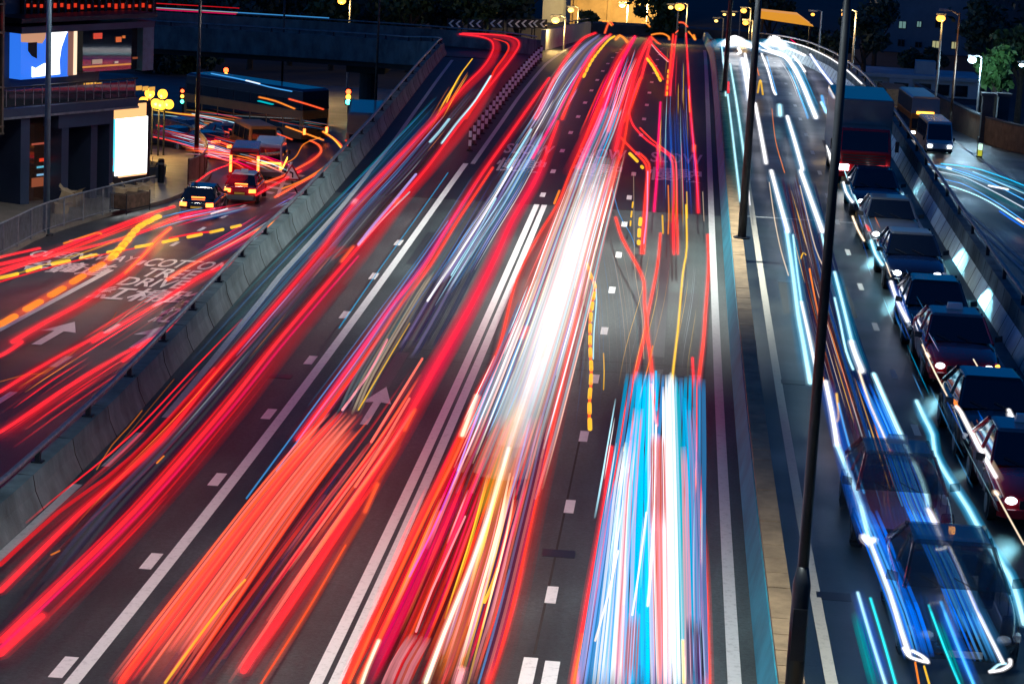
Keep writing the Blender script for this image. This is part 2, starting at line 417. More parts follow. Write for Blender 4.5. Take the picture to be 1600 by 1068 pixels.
for xc, wd in ((.05, 2.05), (-2.9, 1.9), (-5.8, 1.9)):
    road_text(w, 'SLOW', xc - wd / 2, xc + wd / 2, 95.6, 98.6, zr); road_text(w, '慢駛', xc - wd / 2, xc + wd / 2, 90.6, 94.2, zr)
struct(w.build('road_marking', M['paint_old']))
w = MB()                                                                     # drain grates and tar seams in the carriageway
for (x, y) in ((-8.6, 53.9), (-1.55, 40.5), (3.1, 57), (3.05, 39)): w.box(x - .28, x + .28, y - .22, y + .22, zr(y) + .003, zr(y) + .011)
struct(w.build('drain_cover', M['steel_dark']))
w = MB()
for y in (58.0, 56.8): mark(w, -7.7, 1.2, y, y + .03, lift=.004)
mark(w, -1.62, -1.58, 34.6, 50, lift=.004); mark(w, -10, 1.2, 82.96, 83.06, lift=.005)
struct(w.build('road_seam', M['joint']))
M['patch'] = asphalt('repair patch asphalt', (0.030, 0.034, 0.036), 0.55, 0.7)
M['oil'] = asphalt('oil darkened asphalt', (0.026, 0.032, 0.034), 0.42, 0.8)
w = MB()
for x0, x1, y0, y1 in ((-9.9, -8.7, 60, 66), (-4.1, -3.2, 69, 80), (-1.2, .4, 48, 52.5), (-7.6, -6.9, 70, 76), (-.9, .9, 66, 68.2), (-4.15, -2.9, 36, 40), (-9.8, -8.6, 42, 45), (3.2, 5.2, 66, 71), (6.2, 8.0, 100, 106)): mark(w, x0, x1, y0, y1, lift=.003)
struct(w.build('road_patch', M['patch']))
w = MB()
for xc in (-9.3, -6.2, -3.0, -.1):
    for y0, y1 in ((30, 44), (46, 57.5), (59, 81)): mark(w, xc - .16, xc + .14, y0, y1, lift=.0045)
struct(w.build('oil_stain', M['oil']))

# ------------------------------------------------------------------ barriers
def sweep(profile, xs, ys, zs_):
    """profile of (offset to the right of travel, height) swept along a path"""
    P = np.array(list(zip(xs, ys))); out = []
    for i in range(len(P)):
        t = P[min(i + 1, len(P) - 1)] - P[max(i - 1, 0)]; t = t / np.linalg.norm(t); s = np.array((t[1], -t[0]))
        out.append([(P[i][0] + s[0] * o, P[i][1] + s[1] * o, zs_[i] + h) for o, h in profile])
    return MB().loft(out)
ys = list(np.arange(14, 138.1, 2.0)); xs = [interp(LEFT_EDGE, y) for y in ys]
bl = rl[1:]
px_ = xs + [p[0] for p in bl]; py_ = ys + [p[1] for p in bl]; pz_ = [zr(y) for y in ys] + [zramp(c) for c in rc[1:]]
NJ = [(0.0, -.05), (-.05, .1), (-.15, .33), (-.2, .62), (-.48, .62), (-.52, -.8), (-.2, -.8)]
lb = empty('concrete_barrier', (px_[0], py_[0], 0), 0, 'long stained concrete parapet between the main road and the left street, with a steel rail', 'barrier')
def child(o, parent):
    o.parent = parent; o.matrix_parent_inverse = Matrix.Translation(-Vector(parent.location)); return o
child(sweep(NJ, px_, py_, pz_).build('parapet', M['conc']), lb)
for y in np.arange(20, 138, 3.0):
    x = interp(LEFT_EDGE, y); z = zr(y)
    j = MB().tube([(x + .006, y, z), (x - .046, y, z + .1), (x - .145, y, z + .33), (x - .193, y, z + .615), (x - .49, y, z + .627)], .008, 5)
    child(j.build('panel_joint', M['joint']), lb)
def rail(parent, off, h, r=.055):
    t = MB(); q = []
    for i in range(len(px_)):
        a = np.array((px_[min(i + 1, len(px_) - 1)] - px_[max(i - 1, 0)], py_[min(i + 1, len(px_) - 1)] - py_[max(i - 1, 0)])); a /= np.linalg.norm(a)
        q.append((px_[i] + a[1] * off, py_[i] - a[0] * off, pz_[i] + h))
    t.tube(q, r, 8); return child(t.build('rail', M['steel'], smooth=True), parent), q
_, q = rail(lb, -.36, .86)
for i in range(0, len(q), 2):
    t = MB(); x, y, z = q[i]; t.box(x - .045, x + .045, y - .05, y + .05, z - .25, z); t.box(x - .1, x + .1, y - .1, y + .1, z - .24, z - .21)
    child(t.build('rail_post', M['steel_dark']), lb)
# outer parapet of the bend, with its chevrons, and the bridge pier
outer = rr_
ob = empty('bridge_parapet', (outer[0][0], outer[0][1], 0), 0, 'blue grey concrete parapet on the outside of the ramp bend under the chevrons', 'barrier')
child(sweep([(0, -.05), (0.0, .95), (.25, .95), (.25, -1.3), (.1, -1.3)], [p[0] for p in outer[6:]], [p[1] for p in outer[6:]], [zramp(c) for c in rc[6:]]).build('parapet', M['conc']), ob)
child(MB().tube([(p[0], p[1], zramp(c) + 1.12) for p, c in zip(outer[6:], rc[6:])], .05, 6).build('rail', M['steel']), ob)
cn = 0
for (cx, n) in ((710, 2), (742, 2), (775, 2), (803, 2), (824, 2), (842, 2)):
    P = atY(cx, 38, 155.6)
    c = empty('chevron_sign', (P[0], P[1] + .4, P[2]), 0, ['leftmost black chevron board above the ramp bend', 'second black chevron board from the left above the ramp bend', 'third black chevron board from the left above the ramp bend',
              'third black chevron board from the right, over the ramp bend', 'second black chevron board from the right, over the ramp bend', 'rightmost black chevron board, nearest the glowing yellow lamp'][cn], 'sign', 'chevron boards above the bend')
    MB().box(-.5, .5, 0, .05, -.27, .27).build('board', M['sign_k'], c)
    for s in (-.22, .22):
        v = [(s - .19, -.012, 0), (s + .03, -.012, .22), (s + .17, -.012, .22), (s - .05, -.012, 0), (s + .17, -.012, -.22), (s + .03, -.012, -.22)]
        MB().add(v, [(0, 3, 2, 1), (0, 5, 4, 3)]).build('arrow_mark', M['sign_w'], c)
    for s in (-.45, .45): MB().box(s - .03, s + .03, .06, .12, -1.0, .3).build('post', M['steel_dark'], c)
    cn += 1
def pier(px, top, bot, Y, label):
    a = atY(px, top, Y); zt = zramp(rc[30]) - 1.2
    o = empty('bridge_pier', (a[0], Y, zl(Y)), 0, label, 'pier')
    MB().tube([(0, 0, -.5), (0, 0, zt - zl(Y) - .6)], [.55, .55], 14).build('column', M['conc_dark'], o)
    MB().box(-1.2, 1.2, -1.6, 1.6, zt - zl(Y) - .6, zt - zl(Y)).build('pier_head', M['conc_dark'], o)
pier(577, 90, 170, 152.2, 'round concrete pier holding up the ramp beside the left traffic light')
# curved end wall where the ramp leaves the main road
ew = empty('end_wall', (-7.6, 158, 0), 0, 'pale curved parapet where the ramp splits from the main road below the yellow lamp', 'barrier')
pts = [atY(852, 78, 150)[:2], (-7.75, 156), (-7.6, 163), (-7.5, 172), (-7.5, 200)]
cp = catmull(pts, 2.0)
child(sweep([(0, -.1), (0, 1.2), (-.3, 1.2), (-.3, -1.5), (-.1, -1.5)], [p[0] for p in cp], [p[1] for p in cp], [zr(p[1]) for p in cp]).build('parapet', M['conc_light']), ew)
child(MB().tube([(p[0] - .15, p[1], zr(p[1]) + 1.45) for p in cp], .05, 6).build('rail', M['steel_dark']), ew)
# median wall
mw = empty('median_wall', (1.98, 14, 0), 0, 'low median wall with blue green sides and tan slab coping between the carriageways', 'wall')
yy = list(np.arange(12, 240, 2.0))
child(sweep([(-.33, -.05), (-.15, .62), (.2, .62), (.34, -.05)], [1.98] * len(yy), yy, [zr(y) for y in yy]).build('side', M['wall_teal']), mw)
sl = MB(); y = 14.0; rnd = random.Random(3)
while y < 175:
    L = rnd.uniform(.62, .95); d = rnd.uniform(0, .008)
    z0 = zr(y) + .62; z1 = zr(y + L) + .62
    sl.hexa([(1.85, y, z0), (2.2, y, z0), (2.2, y + L - .025, z1), (1.85, y + L - .025, z1), (1.85, y, z0 + .09 + d), (2.2, y, z0 + .09 + d), (2.2, y + L - .025, z1 + .09 + d), (1.85, y + L - .025, z1 + .09 + d)])
    y += L
child(sl.build('coping', M['coping']), mw)
# right parapet, bending away at the crest
RX = [(12, 8.86), (60, 8.86), (95, 8.88), (110, 8.9), (125, 8.75), (140, 8.1), (152, 7.2), (165, 5.9), (175, 4.6)]
ry = list(np.arange(12, 176, 2.0)); rx = [interp(RX, y) for y in ry]
rp = empty('concrete_barrier', (8.9, 12, 0), 0, 'long headlight lit concrete parapet right of the waiting taxis', 'barrier')
child(sweep([(.2, .5), (.27, 1.0), (.52, 1.0), (.56, -2.5), (.24, -2.5)][::-1], rx, ry, [zr(y) for y in ry]).build('parapet', M['conc']), rp)
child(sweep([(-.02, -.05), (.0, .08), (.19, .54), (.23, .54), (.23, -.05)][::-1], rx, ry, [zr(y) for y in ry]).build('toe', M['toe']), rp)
for y in np.arange(20, 160, 1.5):
    x = interp(RX, y); z = zr(y); j = MB().tube([(x - .024, y, z), (x - .004, y, z + .08), (x + .188, y, z + .545), (x + .215, y, z + .56), (x + .262, y, z + .99)], .007, 5)
    child(j.build('panel_joint', M['joint']), rp)
child(MB().tube([(x + .42, y, zr(y) + 1.32) for x, y in zip(rx, ry)], .055, 8).build('rail', M['steel'], smooth=True), rp)
for x, y in list(zip(rx, ry))[::2]:
    z = zr(y); child(MB().box(x + .37, x + .47, y - .05, y + .05, z + 1.0, z + 1.3).build('rail_post', M['steel_dark']), rp)
# bollards in the gore
pb = None
for i in range(24):
    t = i / 23.0; y = 95.6 + (138 - 95.6) * t; x = interp(GORE, y) - .12
    if pb is None:
        pb = empty('lane_post', (x, y, zr(y)), 0, 'slim red and white flexible post in the row dividing the ramp from the main road', 'post', 'red and white posts dividing the ramp')
        MB().tube([(0, 0, 0), (0, 0, .06)], [.14, .1], 8).build('base', M['rubber'], pb)
        MB().tube([(0, 0, .06), (0, 0, .9)], .055, 8).build('post', M['post_r'], pb)
        for k in (.2, .55): MB().tube([(0, 0, k), (0, 0, k + .24)], .06, 8, False).build('reflective_band', M['sign_w'], pb)
        o = pb
    else: o = copy_tree(pb)
    o.location = (x, y, zr(y))

# ------------------------------------------------------------------ lamp posts
def point(parent, loc, col, power, r=.25, kind='POINT', rot=None, cone=None, blend=.3):
    l = bpy.data.lights.new('lamp_light', kind); l.color = col; l.energy = power; l.shadow_soft_size = r
    if cone: l.spot_size = cone; l.spot_blend = blend
    o = bpy.data.objects.new('lamp_light', l); COL.objects.link(o); o.parent = parent; o.location = loc
    if rot: o.rotation_euler = rot
    return o
def big_pole(x, y, zb, H, r, material, label, arms, power=0, col=(.90, 1.0, .93), collar=True, group='tall lamp columns'):
    o = empty('street_lamp', (x, y, zb), 0, label, 'street lamp', group)
    MB().tube([(0, 0, 0), (0, 0, .05)], [r * 2.0, r * 2.0], 12).build('base_plate', M['steel_dark'], o)
    if collar:
        MB().tube([(0, 0, .05), (0, 0, 1.6), (0, 0, 1.85)], [r * 1.6, r * 1.6, r], 14).build('lower_shaft', material, o, smooth=True)
        MB().tube([(0, 0, 1.85), (0, 0, H)], [r, r * .62], 14).build('shaft', material, o, smooth=True)
        MB().box(-.09, .09, -r * 1.5 - .02, -r * 1.4, .6, 1.3).build('access_door', M['steel_dark'], o)
    else: MB().tube([(0, 0, .05), (0, 0, H)], [r, r * .6], 12).build('shaft', material, o, smooth=True)
    for a in arms:
        MB().tube([(0, 0, H - .15), (a * .5, 0, H + .1), (a, 0, H + .15)], .05, 8).build('arm', material, o)
        h = MB().hexa([(a - .35, -.14, H + .05), (a + .35, -.14, H + .05), (a + .35, .14, H + .05), (a - .35, .14, H + .05), (a - .28, -.1, H + .2), (a + .28, -.1, H + .2), (a + .28, .1, H + .2), (a - .28, .1, H + .2)]).build('lamp_head', M['steel'], o)
        if power:
            MB().box(a - .25, a + .25, -.1, .1, H + .03, H + .046).build('lens', M['lampw'], h)
            point(o, (a, 0, H - .05), col, power, .3, 'SPOT', (0, R(20) if x > 0 else R(-10), 0), R(128) if x > 0 else R(150), .7)
    return o
big_pole(2.0, 31.0, zr(31) + .70, 11.6, .075, M['steel_dark'], 'nearest dark lamp column with a thick collar, standing on the median wall coping', (-2.0,), 7500)
big_pole(2.16, 74.2, zr(74.2) + .70, 11.3, .13, M['steel_dark'], 'second dark lamp column up the median, its foot beside the waiting line', (-2.0,), 15000, collar=False)
big_pole(2.1, 117.0, zr(117) + .70, 11.3, .12, M['steel_dark'], 'third and farthest dark lamp column on the median wall', (-2.4,), 500, collar=False)
big_pole(-20.9, 80.4, zl(80.4), 11.0, .12, M['steel_blue'], 'blue grey lamp column behind the footway guardrail by the cardboard boxes', (2.0,), 1500, (1, .95, .85), False)
big_pole(-21.0, 106.4, zl(106.4), 8.6, .11, M['steel_dark'], 'dark lamp column on the footway corner beside the curved brown railing', (1.7,), 500, (1, .85, .7), False)
big_pole(-17.4, 140.5, zl(140.5), 8.2, .09, M['rust'], 'slim brown lamp column in front of the ramp bridge', (), 0, collar=False)
big_pole(-24.4, 150, zl(150), 8.6, .08, M['steel_dark'], 'thin column behind the tall left lamp column, above the red signal', (), 0, collar=False)
big_pole(17.5, 160, zl(160), 7.9, .09, M['rust'], 'brown lamp column with an orange lamp by the block with lit windows', (-1.0,), 0, collar=False)
def far_lamp(px, py, Y, m_, label, r=.3, col=(1, .62, .2), power=0, arm=-.6, zb=None):
    P = atY(px, py, Y); zb = zl(Y) if zb is None else zb
    o = empty('street_lamp', (P[0] - arm, Y, zb), 0, label, 'street lamp', 'far street lamps')
    H = P[2] - zb
    MB().tube([(0, 0, 0), (0, 0, H + .25)], [.09, .06], 8).build('shaft', M['steel'], o)
    MB().tube([(0, 0, H + .2), (arm * .5, 0, H + .34), (arm, 0, H + .26)], .04, 6).build('arm', M['steel'], o)
    h = MB().box(arm - .3, arm + .3, -.14, .14, H + .2, H + .32).build('lamp_head', M['steel'], o)
    MB().sphere((arm, 0, H), r, 12, .75).build('bulb', M[m_], h, smooth=True)
    if power: point(o, (arm, -.6, H - .5), col, power, .3)
    return o
far_lamp(1322, 23, 150, 'lampo', 'bright orange street lamp seen just left of the near column top', .28, power=500)
far_lamp(1470, 29, 159, 'lampo', 'bright orange street lamp in front of the block with lit windows', .3, (1, .55, .12), 150, -.1)
far_lamp(1519, 94, 160, 'lampb', 'blue white street lamp beside the green tree', .27, (.5, .8, 1), 900)
far_lamp(1596, 102, 168, 'lampb', 'small pale blue lamp at the far right among the trees', .16, (.5, .8, 1), 100)
far_lamp(868, 32, 151, 'lampw', 'glowing yellow street lamp above the end of the chevron row', .25, power=350)
far_lamp(892, 16, 195, 'lampw', 'yellow street lamp just left of the lit stone building', .25, power=300)
far_lamp(972, 8, 252, 'lampw', 'yellow street lamp with a twin arm against the lit stone building', .34, power=5000)
far_lamp(1003, 5, 253, 'lampw', 'smaller yellow lamp over the right end of the lit stone building', .28, power=4000)
far_lamp(1048, 12, 195, 'lampw', 'pale lamp on a white pole left of the brightest orange lamp at the crest', .2)
far_lamp(1062, 11, 190, 'lampo', 'brightest orange street lamp standing over the crest of the road', .38, power=300)
far_lamp(534, 2, 172, 'lampo', 'orange lamp alone among the dark trees at the top left', .3, power=400)
far_lamp(1162, 17, 205, 'lampo', 'orange lamp high above the dazzling white headlights', .26, power=200)
far_lamp(1165, 36, 206, 'lampo', 'lower orange lamp right above the dazzling white headlights', .26, power=200)
far_lamp(1132, 23, 212, 'lampw', 'tiny yellow lamp, left one of the pair above the median', .14)
far_lamp(1146, 23, 213, 'lampw', 'tiny yellow lamp, right one of the pair above the median', .14)
far_lamp(1119, 33, 210, 'lampw', 'tiny yellow lamp lowest of the cluster above the median', .16)
far_lamp(1270, 23, 170, 'lampo', 'small orange lamp at the end of the glowing amber canopy', .14)

# globe lamp cluster on the footway corner
gx, gy = -23.7, 110.5; gzl = zl(gy)
gl = empty('globe_lamp', (gx, gy, gzl), 0, 'cluster of glowing yellow globes on four thin black posts at the street corner', 'street lamp')
for x, y in ((-.42, 0), (-.28, .4), (.12, 0), (.28, .4)): MB().tube([(x, y, 0), (x, y, 2.55)], .045, 8).build('post', M['steel_dark'], gl)
for x, z in ((-.62, 2.55), (-.05, 2.5), (.55, 2.5), (-.35, 2.95), (.25, 2.95), (.2, 2.45)):
    MB().tube([(x * .5, .2, 2.25), (x, .1, z - .2)], .03, 6).build('arm', M['steel_dark'], gl)
    MB().sphere((x, .1, z), .23, 12).build('globe', M['globe'], gl, smooth=True)
point(gl, (0, -.6, 2.4), (1, .6, .15), 700, .4)

# ------------------------------------------------------------------ left building with the screen
C1 = np.array((-21.3, 93.0)); FD = np.array((-.498, -.867)); FN = np.array((.867, -.498))
def onp(px, py, off=0.0, P0=C1):
    v = ray(px, py); P = P0 + FN * off
    A = np.array(((v[0], -FD[0]), (v[1], -FD[1]))); t, s = np.linalg.solve(A, P)
    return s, CAM_H + v[2] * t
def fbox(b, s0, s1, z0, z1, o0, o1, P0=C1):
    def p(s, o, z): q = P0 + FD * s + FN * o; return (q[0], q[1], z)
    s0, s1 = max(s0, s1), min(s0, s1)
    return b.hexa([p(s0, o1, z0), p(s1, o1, z0), p(s1, o0, z0), p(s0, o0, z0), p(s0, o1, z1), p(s1, o1, z1), p(s1, o0, z1), p(s0, o0, z1)])
def fpx(b, x0, x1, ytop, ybot, o0, o1):
    s0, _ = onp(x0, ytop, o1); s1, _ = onp(x1, ytop, o1); _, z1 = onp((x0 + x1) / 2, ytop, o1); _, z0 = onp((x0 + x1) / 2, ybot, o1)
    return fbox(b, s0, s1, z0, z1, o0, o1)
bd = empty('corner_building', (C1[0], C1[1], zl(93)), 0, 'dark street corner building with a glowing screen upstairs, a balcony and glass shopfront', 'building')
def bpart(b, name, m_, smooth=False): return child(b.build(name, M[m_] if isinstance(m_, str) else m_), bd)
GZ = zl(93) - .6
_, ZB0 = onp(160, 166); _, ZR = onp(160, 122); _, ZF = onp(160, 30)
bpart(fbox(MB(), 7.4, 0, GZ, 9.5, -9, -1.2), 'wall', 'facade')
bpart(fbox(MB(), 7.4, -.1, ZB0, ZB0 + .32, -1.2, .75), 'balcony_slab', 'facade')
bpart(fbox(MB(), 7.4, -.1, ZB0 - .06, ZB0 + .02, .752, .80), 'slab_trim', 'steel')
rg = fbox(MB(), 7.4, -.1, ZR - .03, ZR + .03, .66, .72); fbox(rg, 7.4, -.1, ZB0 + .36, ZB0 + .40, .67, .71)
bpart(rg, 'handrail', 'steel_dark')
for i in range(17): bpart(fbox(MB(), .05 + i * .45, .02 + i * .45, ZB0 + .32, ZR, .68, .705), 'baluster', 'steel')
bpart(fbox(MB(), 7.3, 0, ZB0 + .4, ZR - .1, .69, .70), 'balcony_glass', 'glass_b')
for i in range(11):
    x = 132 + i * 10.2; bpart(fpx(MB(), x, x + 8.2, 128 + i * .8, 135.5 + i * .7, -.9, -.86), 'amber_reflection', emis('amber reflection', (1, .5, .08), .8))  # row of amber reflections behind the balustrade, painted as glowing panels
bpart(fpx(MB(), 34, 242, 38, 48, -1.2, .3), 'fascia', 'facade')
bpart(fpx(MB(), 34, 246, 25, 32, -1.2, .5), 'parapet', 'steel_dark')
for i in range(20):
    x = 38 + i * 10.6; bpart(fpx(MB(), x, x + 3.2, -30, 25, -1.04, -.96), 'fin', 'steel_dark')
bpart(fpx(MB(), 34, 245, -30, 26, -1.15, -1.1), 'fin_glass', 'glass_amb')
for i in range(19):
    x = 42 + i * 10.6; bpart(fpx(MB(), x, x + 5.5, 7 + random.uniform(-2, 2), 13 + random.uniform(-2, 2), -1.05, -1.03), 'glow_strip', emis('red fin reflection', (1, .05, .015), .7))  # red reflections between the fins, painted as glowing strips
# the screen: a swirl of blue and white
def screen_mat():
    mt = bpy.data.materials.new('video screen'); mt.use_nodes = True; t = mt.node_tree; N, L = t.nodes, t.links; bs = N['Principled BSDF']
    tc = N.new('ShaderNodeTexCoord'); sp = N.new('ShaderNodeSeparateXYZ'); L.new(tc.outputs['Generated'], sp.inputs[0])
    wv = N.new('ShaderNodeTexWave'); wv.inputs['Scale'].default_value = .55; wv.inputs['Distortion'].default_value = 2.4; wv.inputs['Detail'].default_value = 1; wv.inputs['Phase Offset'].default_value = 2.3
    L.new(tc.outputs['Generated'], wv.inputs['Vector'])
    cr = N.new('ShaderNodeValToRGB'); e = cr.color_ramp.elements
    e[0].position = .0; e[0].color = (.01, .08, .55, 1); e[1].position = .8; e[1].color = (1, 1, 1, 1)
    k = e.new(.45); k.color = (.03, .2, .9, 1); k = e.new(.62); k.color = (.35, .65, 1, 1)
    L.new(wv.outputs['Fac'], cr.inputs[0]); L.new(cr.outputs[0], bs.inputs['Emission Color']); bs.inputs['Emission Strength'].default_value = 1.4; bs.inputs['Base Color'].default_value = (.02, .02, .03, 1)
    return mt
sm = MB(); fpx(sm, 33, 108, 42, 122, -1.18, -.6); scr = bpart(sm, 'video_screen', emis('screen blue', (.03, .2, .95), .9))
def fpoly(pts, off, name, m_):
    b = MB(); v = []
    for (x, y) in pts: s, z = onp(x, y, off); q = C1 + FD * s + FN * off; v.append((q[0], q[1], z))
    back = [(a[0] - FN[0] * .01, a[1] - FN[1] * .01, a[2]) for a in v]; n = len(v)
    b.add(v + back, [tuple(range(n)), tuple(range(2 * n - 1, n - 1, -1))] + [(i, i + n, (i + 1) % n + n, (i + 1) % n) for i in range(n)])
    o = b.build(name, M.get(m_) if isinstance(m_, str) else m_); child(o, bd); return o
WHT = emis('screen white', (.95, 1, 1), 2.2)
fpoly([(74, 42), (110, 42), (103, 55), (96, 75), (93, 95), (94, 116), (78, 118), (76, 95), (79, 70), (73, 55)], -.58, 'screen_picture', WHT)
fpoly([(50, 121), (50, 104), (56, 107), (66, 101), (78, 96), (78, 118)], -.57, 'screen_picture', WHT)
fpoly([(33, 42), (73, 42), (71, 60), (66, 68), (33, 66)], -.575, 'screen_picture', emis('screen amber', (.75, .38, .22), .7))
fpoly([(44, 67), (58, 66), (58, 92), (50, 88), (44, 80)], -.565, 'screen_picture', M['sign_k'])
bpart(fpx(MB(), 108, 117, 42, 118, -1.18, -.55), 'screen_frame', emis('warm reveal', (.35, .16, .12), .5))
bpart(fpx(MB(), 117, 121, 42, 117, -1.18, -.5), 'screen_edge', emis('warm edge', (1, .75, .5), 1.2))
bpart(fpx(MB(), 130, 224, 42, 110, -1.18, -.7), 'shop_window', 'glass_b')
bpart(fpx(MB(), 224, 241, 38, 110, -1.18, -.4), 'window_pier', mat('teal glazed panel', (.05, .16, .22), .3))
for (x0, x1, y0, y1, c) in ((147, 160, 52, 61, (1, .1, .05)), (182, 190, 58, 66, (1, .2, .05)), (192, 196, 56, 60, (1, .25, .05)), (145, 160, 93, 100, (.6, .4, .3)), (130, 205, 101.5, 104, (1, .42, .08)), (180, 185, 96, 99, (.7, .6, .5)), (225, 230, 56, 84, (.35, .38, .32)), (208, 225, 89, 92, (.4, .1, .04))):
    bpart(fpx(MB(), x0, x1, y0, y1, -.69, -.66), 'shop_light', emis('shop glow %d' % x0, c, .55))
# ground floor
for (x0, x1, d) in ((33, 47, .5), (97, 108, .5), (143, 153, .3), (172, 178, .5)): bpart(fpx(MB(), x0, x1, 172, 320, -1.2, d), 'column', 'facade')
bpart(fpx(MB(), 47, 97, 180, 322, -1.2, -.2), 'shop_glass', 'glass_amb'); bpart(fpx(MB(), 108, 143, 198, 305, -1.2, -.9), 'entrance_door', 'glass_b')
bpart(fpx(MB(), 153, 172, 195, 300, -1.2, -.6), 'shop_glass', 'glass_b')
bpart(fpx(MB(), 92, 178, 175, 197, -1.2, .6), 'canopy', 'facade')
for (x0, x1, y0, y1, c) in ((50, 96, 222, 225, (.5, .1, .06)), (62, 96, 246, 251, (1, .06, .02)), (58, 96, 258, 261, (.15, .6, .8)), (74, 94, 261, 265, (1, .5, .05)), (58, 96, 270, 273, (.3, .6, .9)), (50, 96, 276, 290, (.35, .09, .04)), (150, 159, 233, 237, (1, .6, .1)), (174, 177, 247, 259, (1, .05, .02))):
    bpart(fpx(MB(), x0, x1, y0, y1, -.19, -.17), 'window_reflection', emis('display %d' % (x0 * 7 + y0), c, .6))  # mostly traffic streaks mirrored in the shop glass, painted as glowing bars
for i in range(3): bpart(fpx(MB(), 122, 180, 300 + i * 7, 307 + i * 7 + i, -1.2, -.2 + i * .35), 'step', 'conc_dark')
# glass wing nearest the camera
gw = empty('glass_wing', (-25, 86, zl(86)), 0, 'bronze framed glass wing at the far left edge over a dark ground floor', 'building')
P2 = C1 + FD * 7.2
def gpart(b, name, m_): return child(b.build(name, M[m_]), gw)
gpart(fbox(MB(), 6, .05, 1.0, 9, -8, .9, P2), 'glazing', 'glass_b')
gpart(fbox(MB(), 6, .6, GZ, .98, -8, .1, P2), 'ground_floor', 'dark_plastic')
for s in (.0, .5, 1.0, 1.7, 2.4): gpart(fbox(MB(), s + .09, s, .9, 9, .905, 1.0, P2), 'mullion', 'mullion')
for z in (.9, 1.15, 2.55, 4.5, 5.5): gpart(fbox(MB(), 6, 0, z, z + .07, 1.003, 1.03, P2), 'transom', 'mullion')
gpart(fbox(MB(), 6, .3, 4.75, 5.2, .903, .93, P2), 'glow_strip', 'tail')
# advertising light box
lbx = empty('light_box', (-21, 96, zl(96)), 0, 'tall glowing white advertising light box with an orange sunset top at the building corner', 'light box')
P3 = np.array((-21.15, 95.2))
def ppx(b, x0, x1, yt, yb, o0, o1):
    s0, _ = onp(x0, yt, o1, P3); s1, _ = onp(x1, yt, o1, P3); _, z1 = onp((x0 + x1) / 2, yt, o1, P3); _, z0 = onp((x0 + x1) / 2, yb, o1, P3)
    return fbox(b, s0, s1, z0, z1, o0, o1, P3)
child(ppx(MB(), 176, 236, 160, 292, -.4, .0).build('cabinet', M['steel_dark']), lbx)
child(ppx(MB(), 182, 231, 184, 272, .002, .05).build('panel', emis('light panel', (.95, 1, 1), 4.0)), lbx)
child(ppx(MB(), 179, 229, 163, 184, .002, .05).build('panel_picture', emis('sunset panel', (1, .52, .2), 1.2)), lbx)
child(ppx(MB(), 176.5, 181, 186, 268, .002, .05).build('edge_glow', emis('cyan panel', (.1, .7, .85), 1.2)), lbx)
child(ppx(MB(), 186, 229, 272, 275, .002, .05).build('panel_picture', emis('sunset foot', (1, .5, .25), 1.5)), lbx)

# footway, guardrail, curved railing, planters, bollard, cardboard
fw = MB(); n = 20
edge = [(-20.55, 60), (-20.6, 73), (-20.85, 80), (-20.4, 86), (-19.5, 91.6), (-19.3, 96), (-19.45, 101), (-20.5, 107.3), (-22.8, 115.5), (-26.2, 121.8), (-34, 128)]
ec = catmull(edge, 1.0)
rings = [[(p[0] - 16, p[1], zl(p[1]) - .3), (p[0], p[1], zl(p[1]) - .3), (p[0], p[1], zl(p[1]) + .13), (p[0] - 16, p[1], zl(p[1]) + .13)] for p in ec]
fw.loft(rings); struct(fw.build('pavement', M['pave']))
def guardrail(pts, label, h=1.0, panels=False, m_='steel'):
    P = catmull(pts, 1.5); L = np.concatenate(([0], np.cumsum(np.linalg.norm(np.diff(P, axis=0), axis=1))))
    f = lambda s: (float(np.interp(s, L, P[:, 0])), float(np.interp(s, L, P[:, 1])))
    o = empty('guardrail', (P[0][0], P[0][1], zl(P[0][1]) + .13), 0, label, 'railing')
    base = lambda s, dz: (*f(s), zl(f(s)[1]) + .13 + dz)
    ss = np.linspace(0, L[-1], max(8, int(L[-1] / .5)))
    child(MB().tube([base(s, h) for s in ss], .028, 6).build('top_rail', M['steel']), o)
    child(MB().tube([base(s, .12) for s in ss], .02, 6).build('bottom_rail', M[m_]), o)
    for s in np.arange(0, L[-1], 2.0): child(MB().tube([base(s, 0), base(s, h)], .032, 6).build('post', M[m_]), o)
    if panels:
        v = []; 
        for s in ss: v += [base(s, .15), base(s, h - .05)]
        pb_ = MB().add(v, [(2 * i, 2 * i + 2, 2 * i + 3, 2 * i + 1) for i in range(len(ss) - 1)])
        pn = pb_.build('panel', M['wall_brown']); pn.modifiers.new('thickness', 'SOLIDIFY').thickness = .03; child(pn, o)
    else:
        bb = MB()
        for s in np.arange(.1, L[-1], .13): x, y, z = base(s, .12); bb.box(x - .008, x + .008, y - .008, y + .008, z, z + h - .13)
        bo = bb.build('bars', M[m_]); bo['kind'] = 'stuff'; child(bo, o)
    return o
guardrail([(-20.35, 62), (-20.55, 73), (-20.8, 80), (-20.3, 86), (-19.55, 91.2)], 'long grey guardrail of thin bars along the footway in front of the cardboard boxes')
guardrail([(-19.75, 98.5), (-19.7, 101), (-20.7, 107.3), (-23.0, 115.3), (-26.4, 121.6)], 'curved brown panel railing round the footway corner behind the globe lamps', 1.05, True, 'rust')
for (x, y, lab) in ((-20.9, 98.6, 'black footway bollard near the rear of the dark saloon'),):
    o = empty('bollard', (x, y, zl(y) + .13), 0, lab, 'bollard'); MB().tube([(0, 0, 0), (0, 0, .95), (0, 0, 1.0)], [.13, .13, .09], 10).build('shaft', M['steel_dark'], o); MB().tube([(0, 0, .75), (0, 0, .83)], .135, 10).build('band', M['steel'], o)
o = empty('planter', (-22.6, 101.0, zl(101) + .13), 0, 'low round planter of bare soil at the foot of the globe lamps', 'planter')
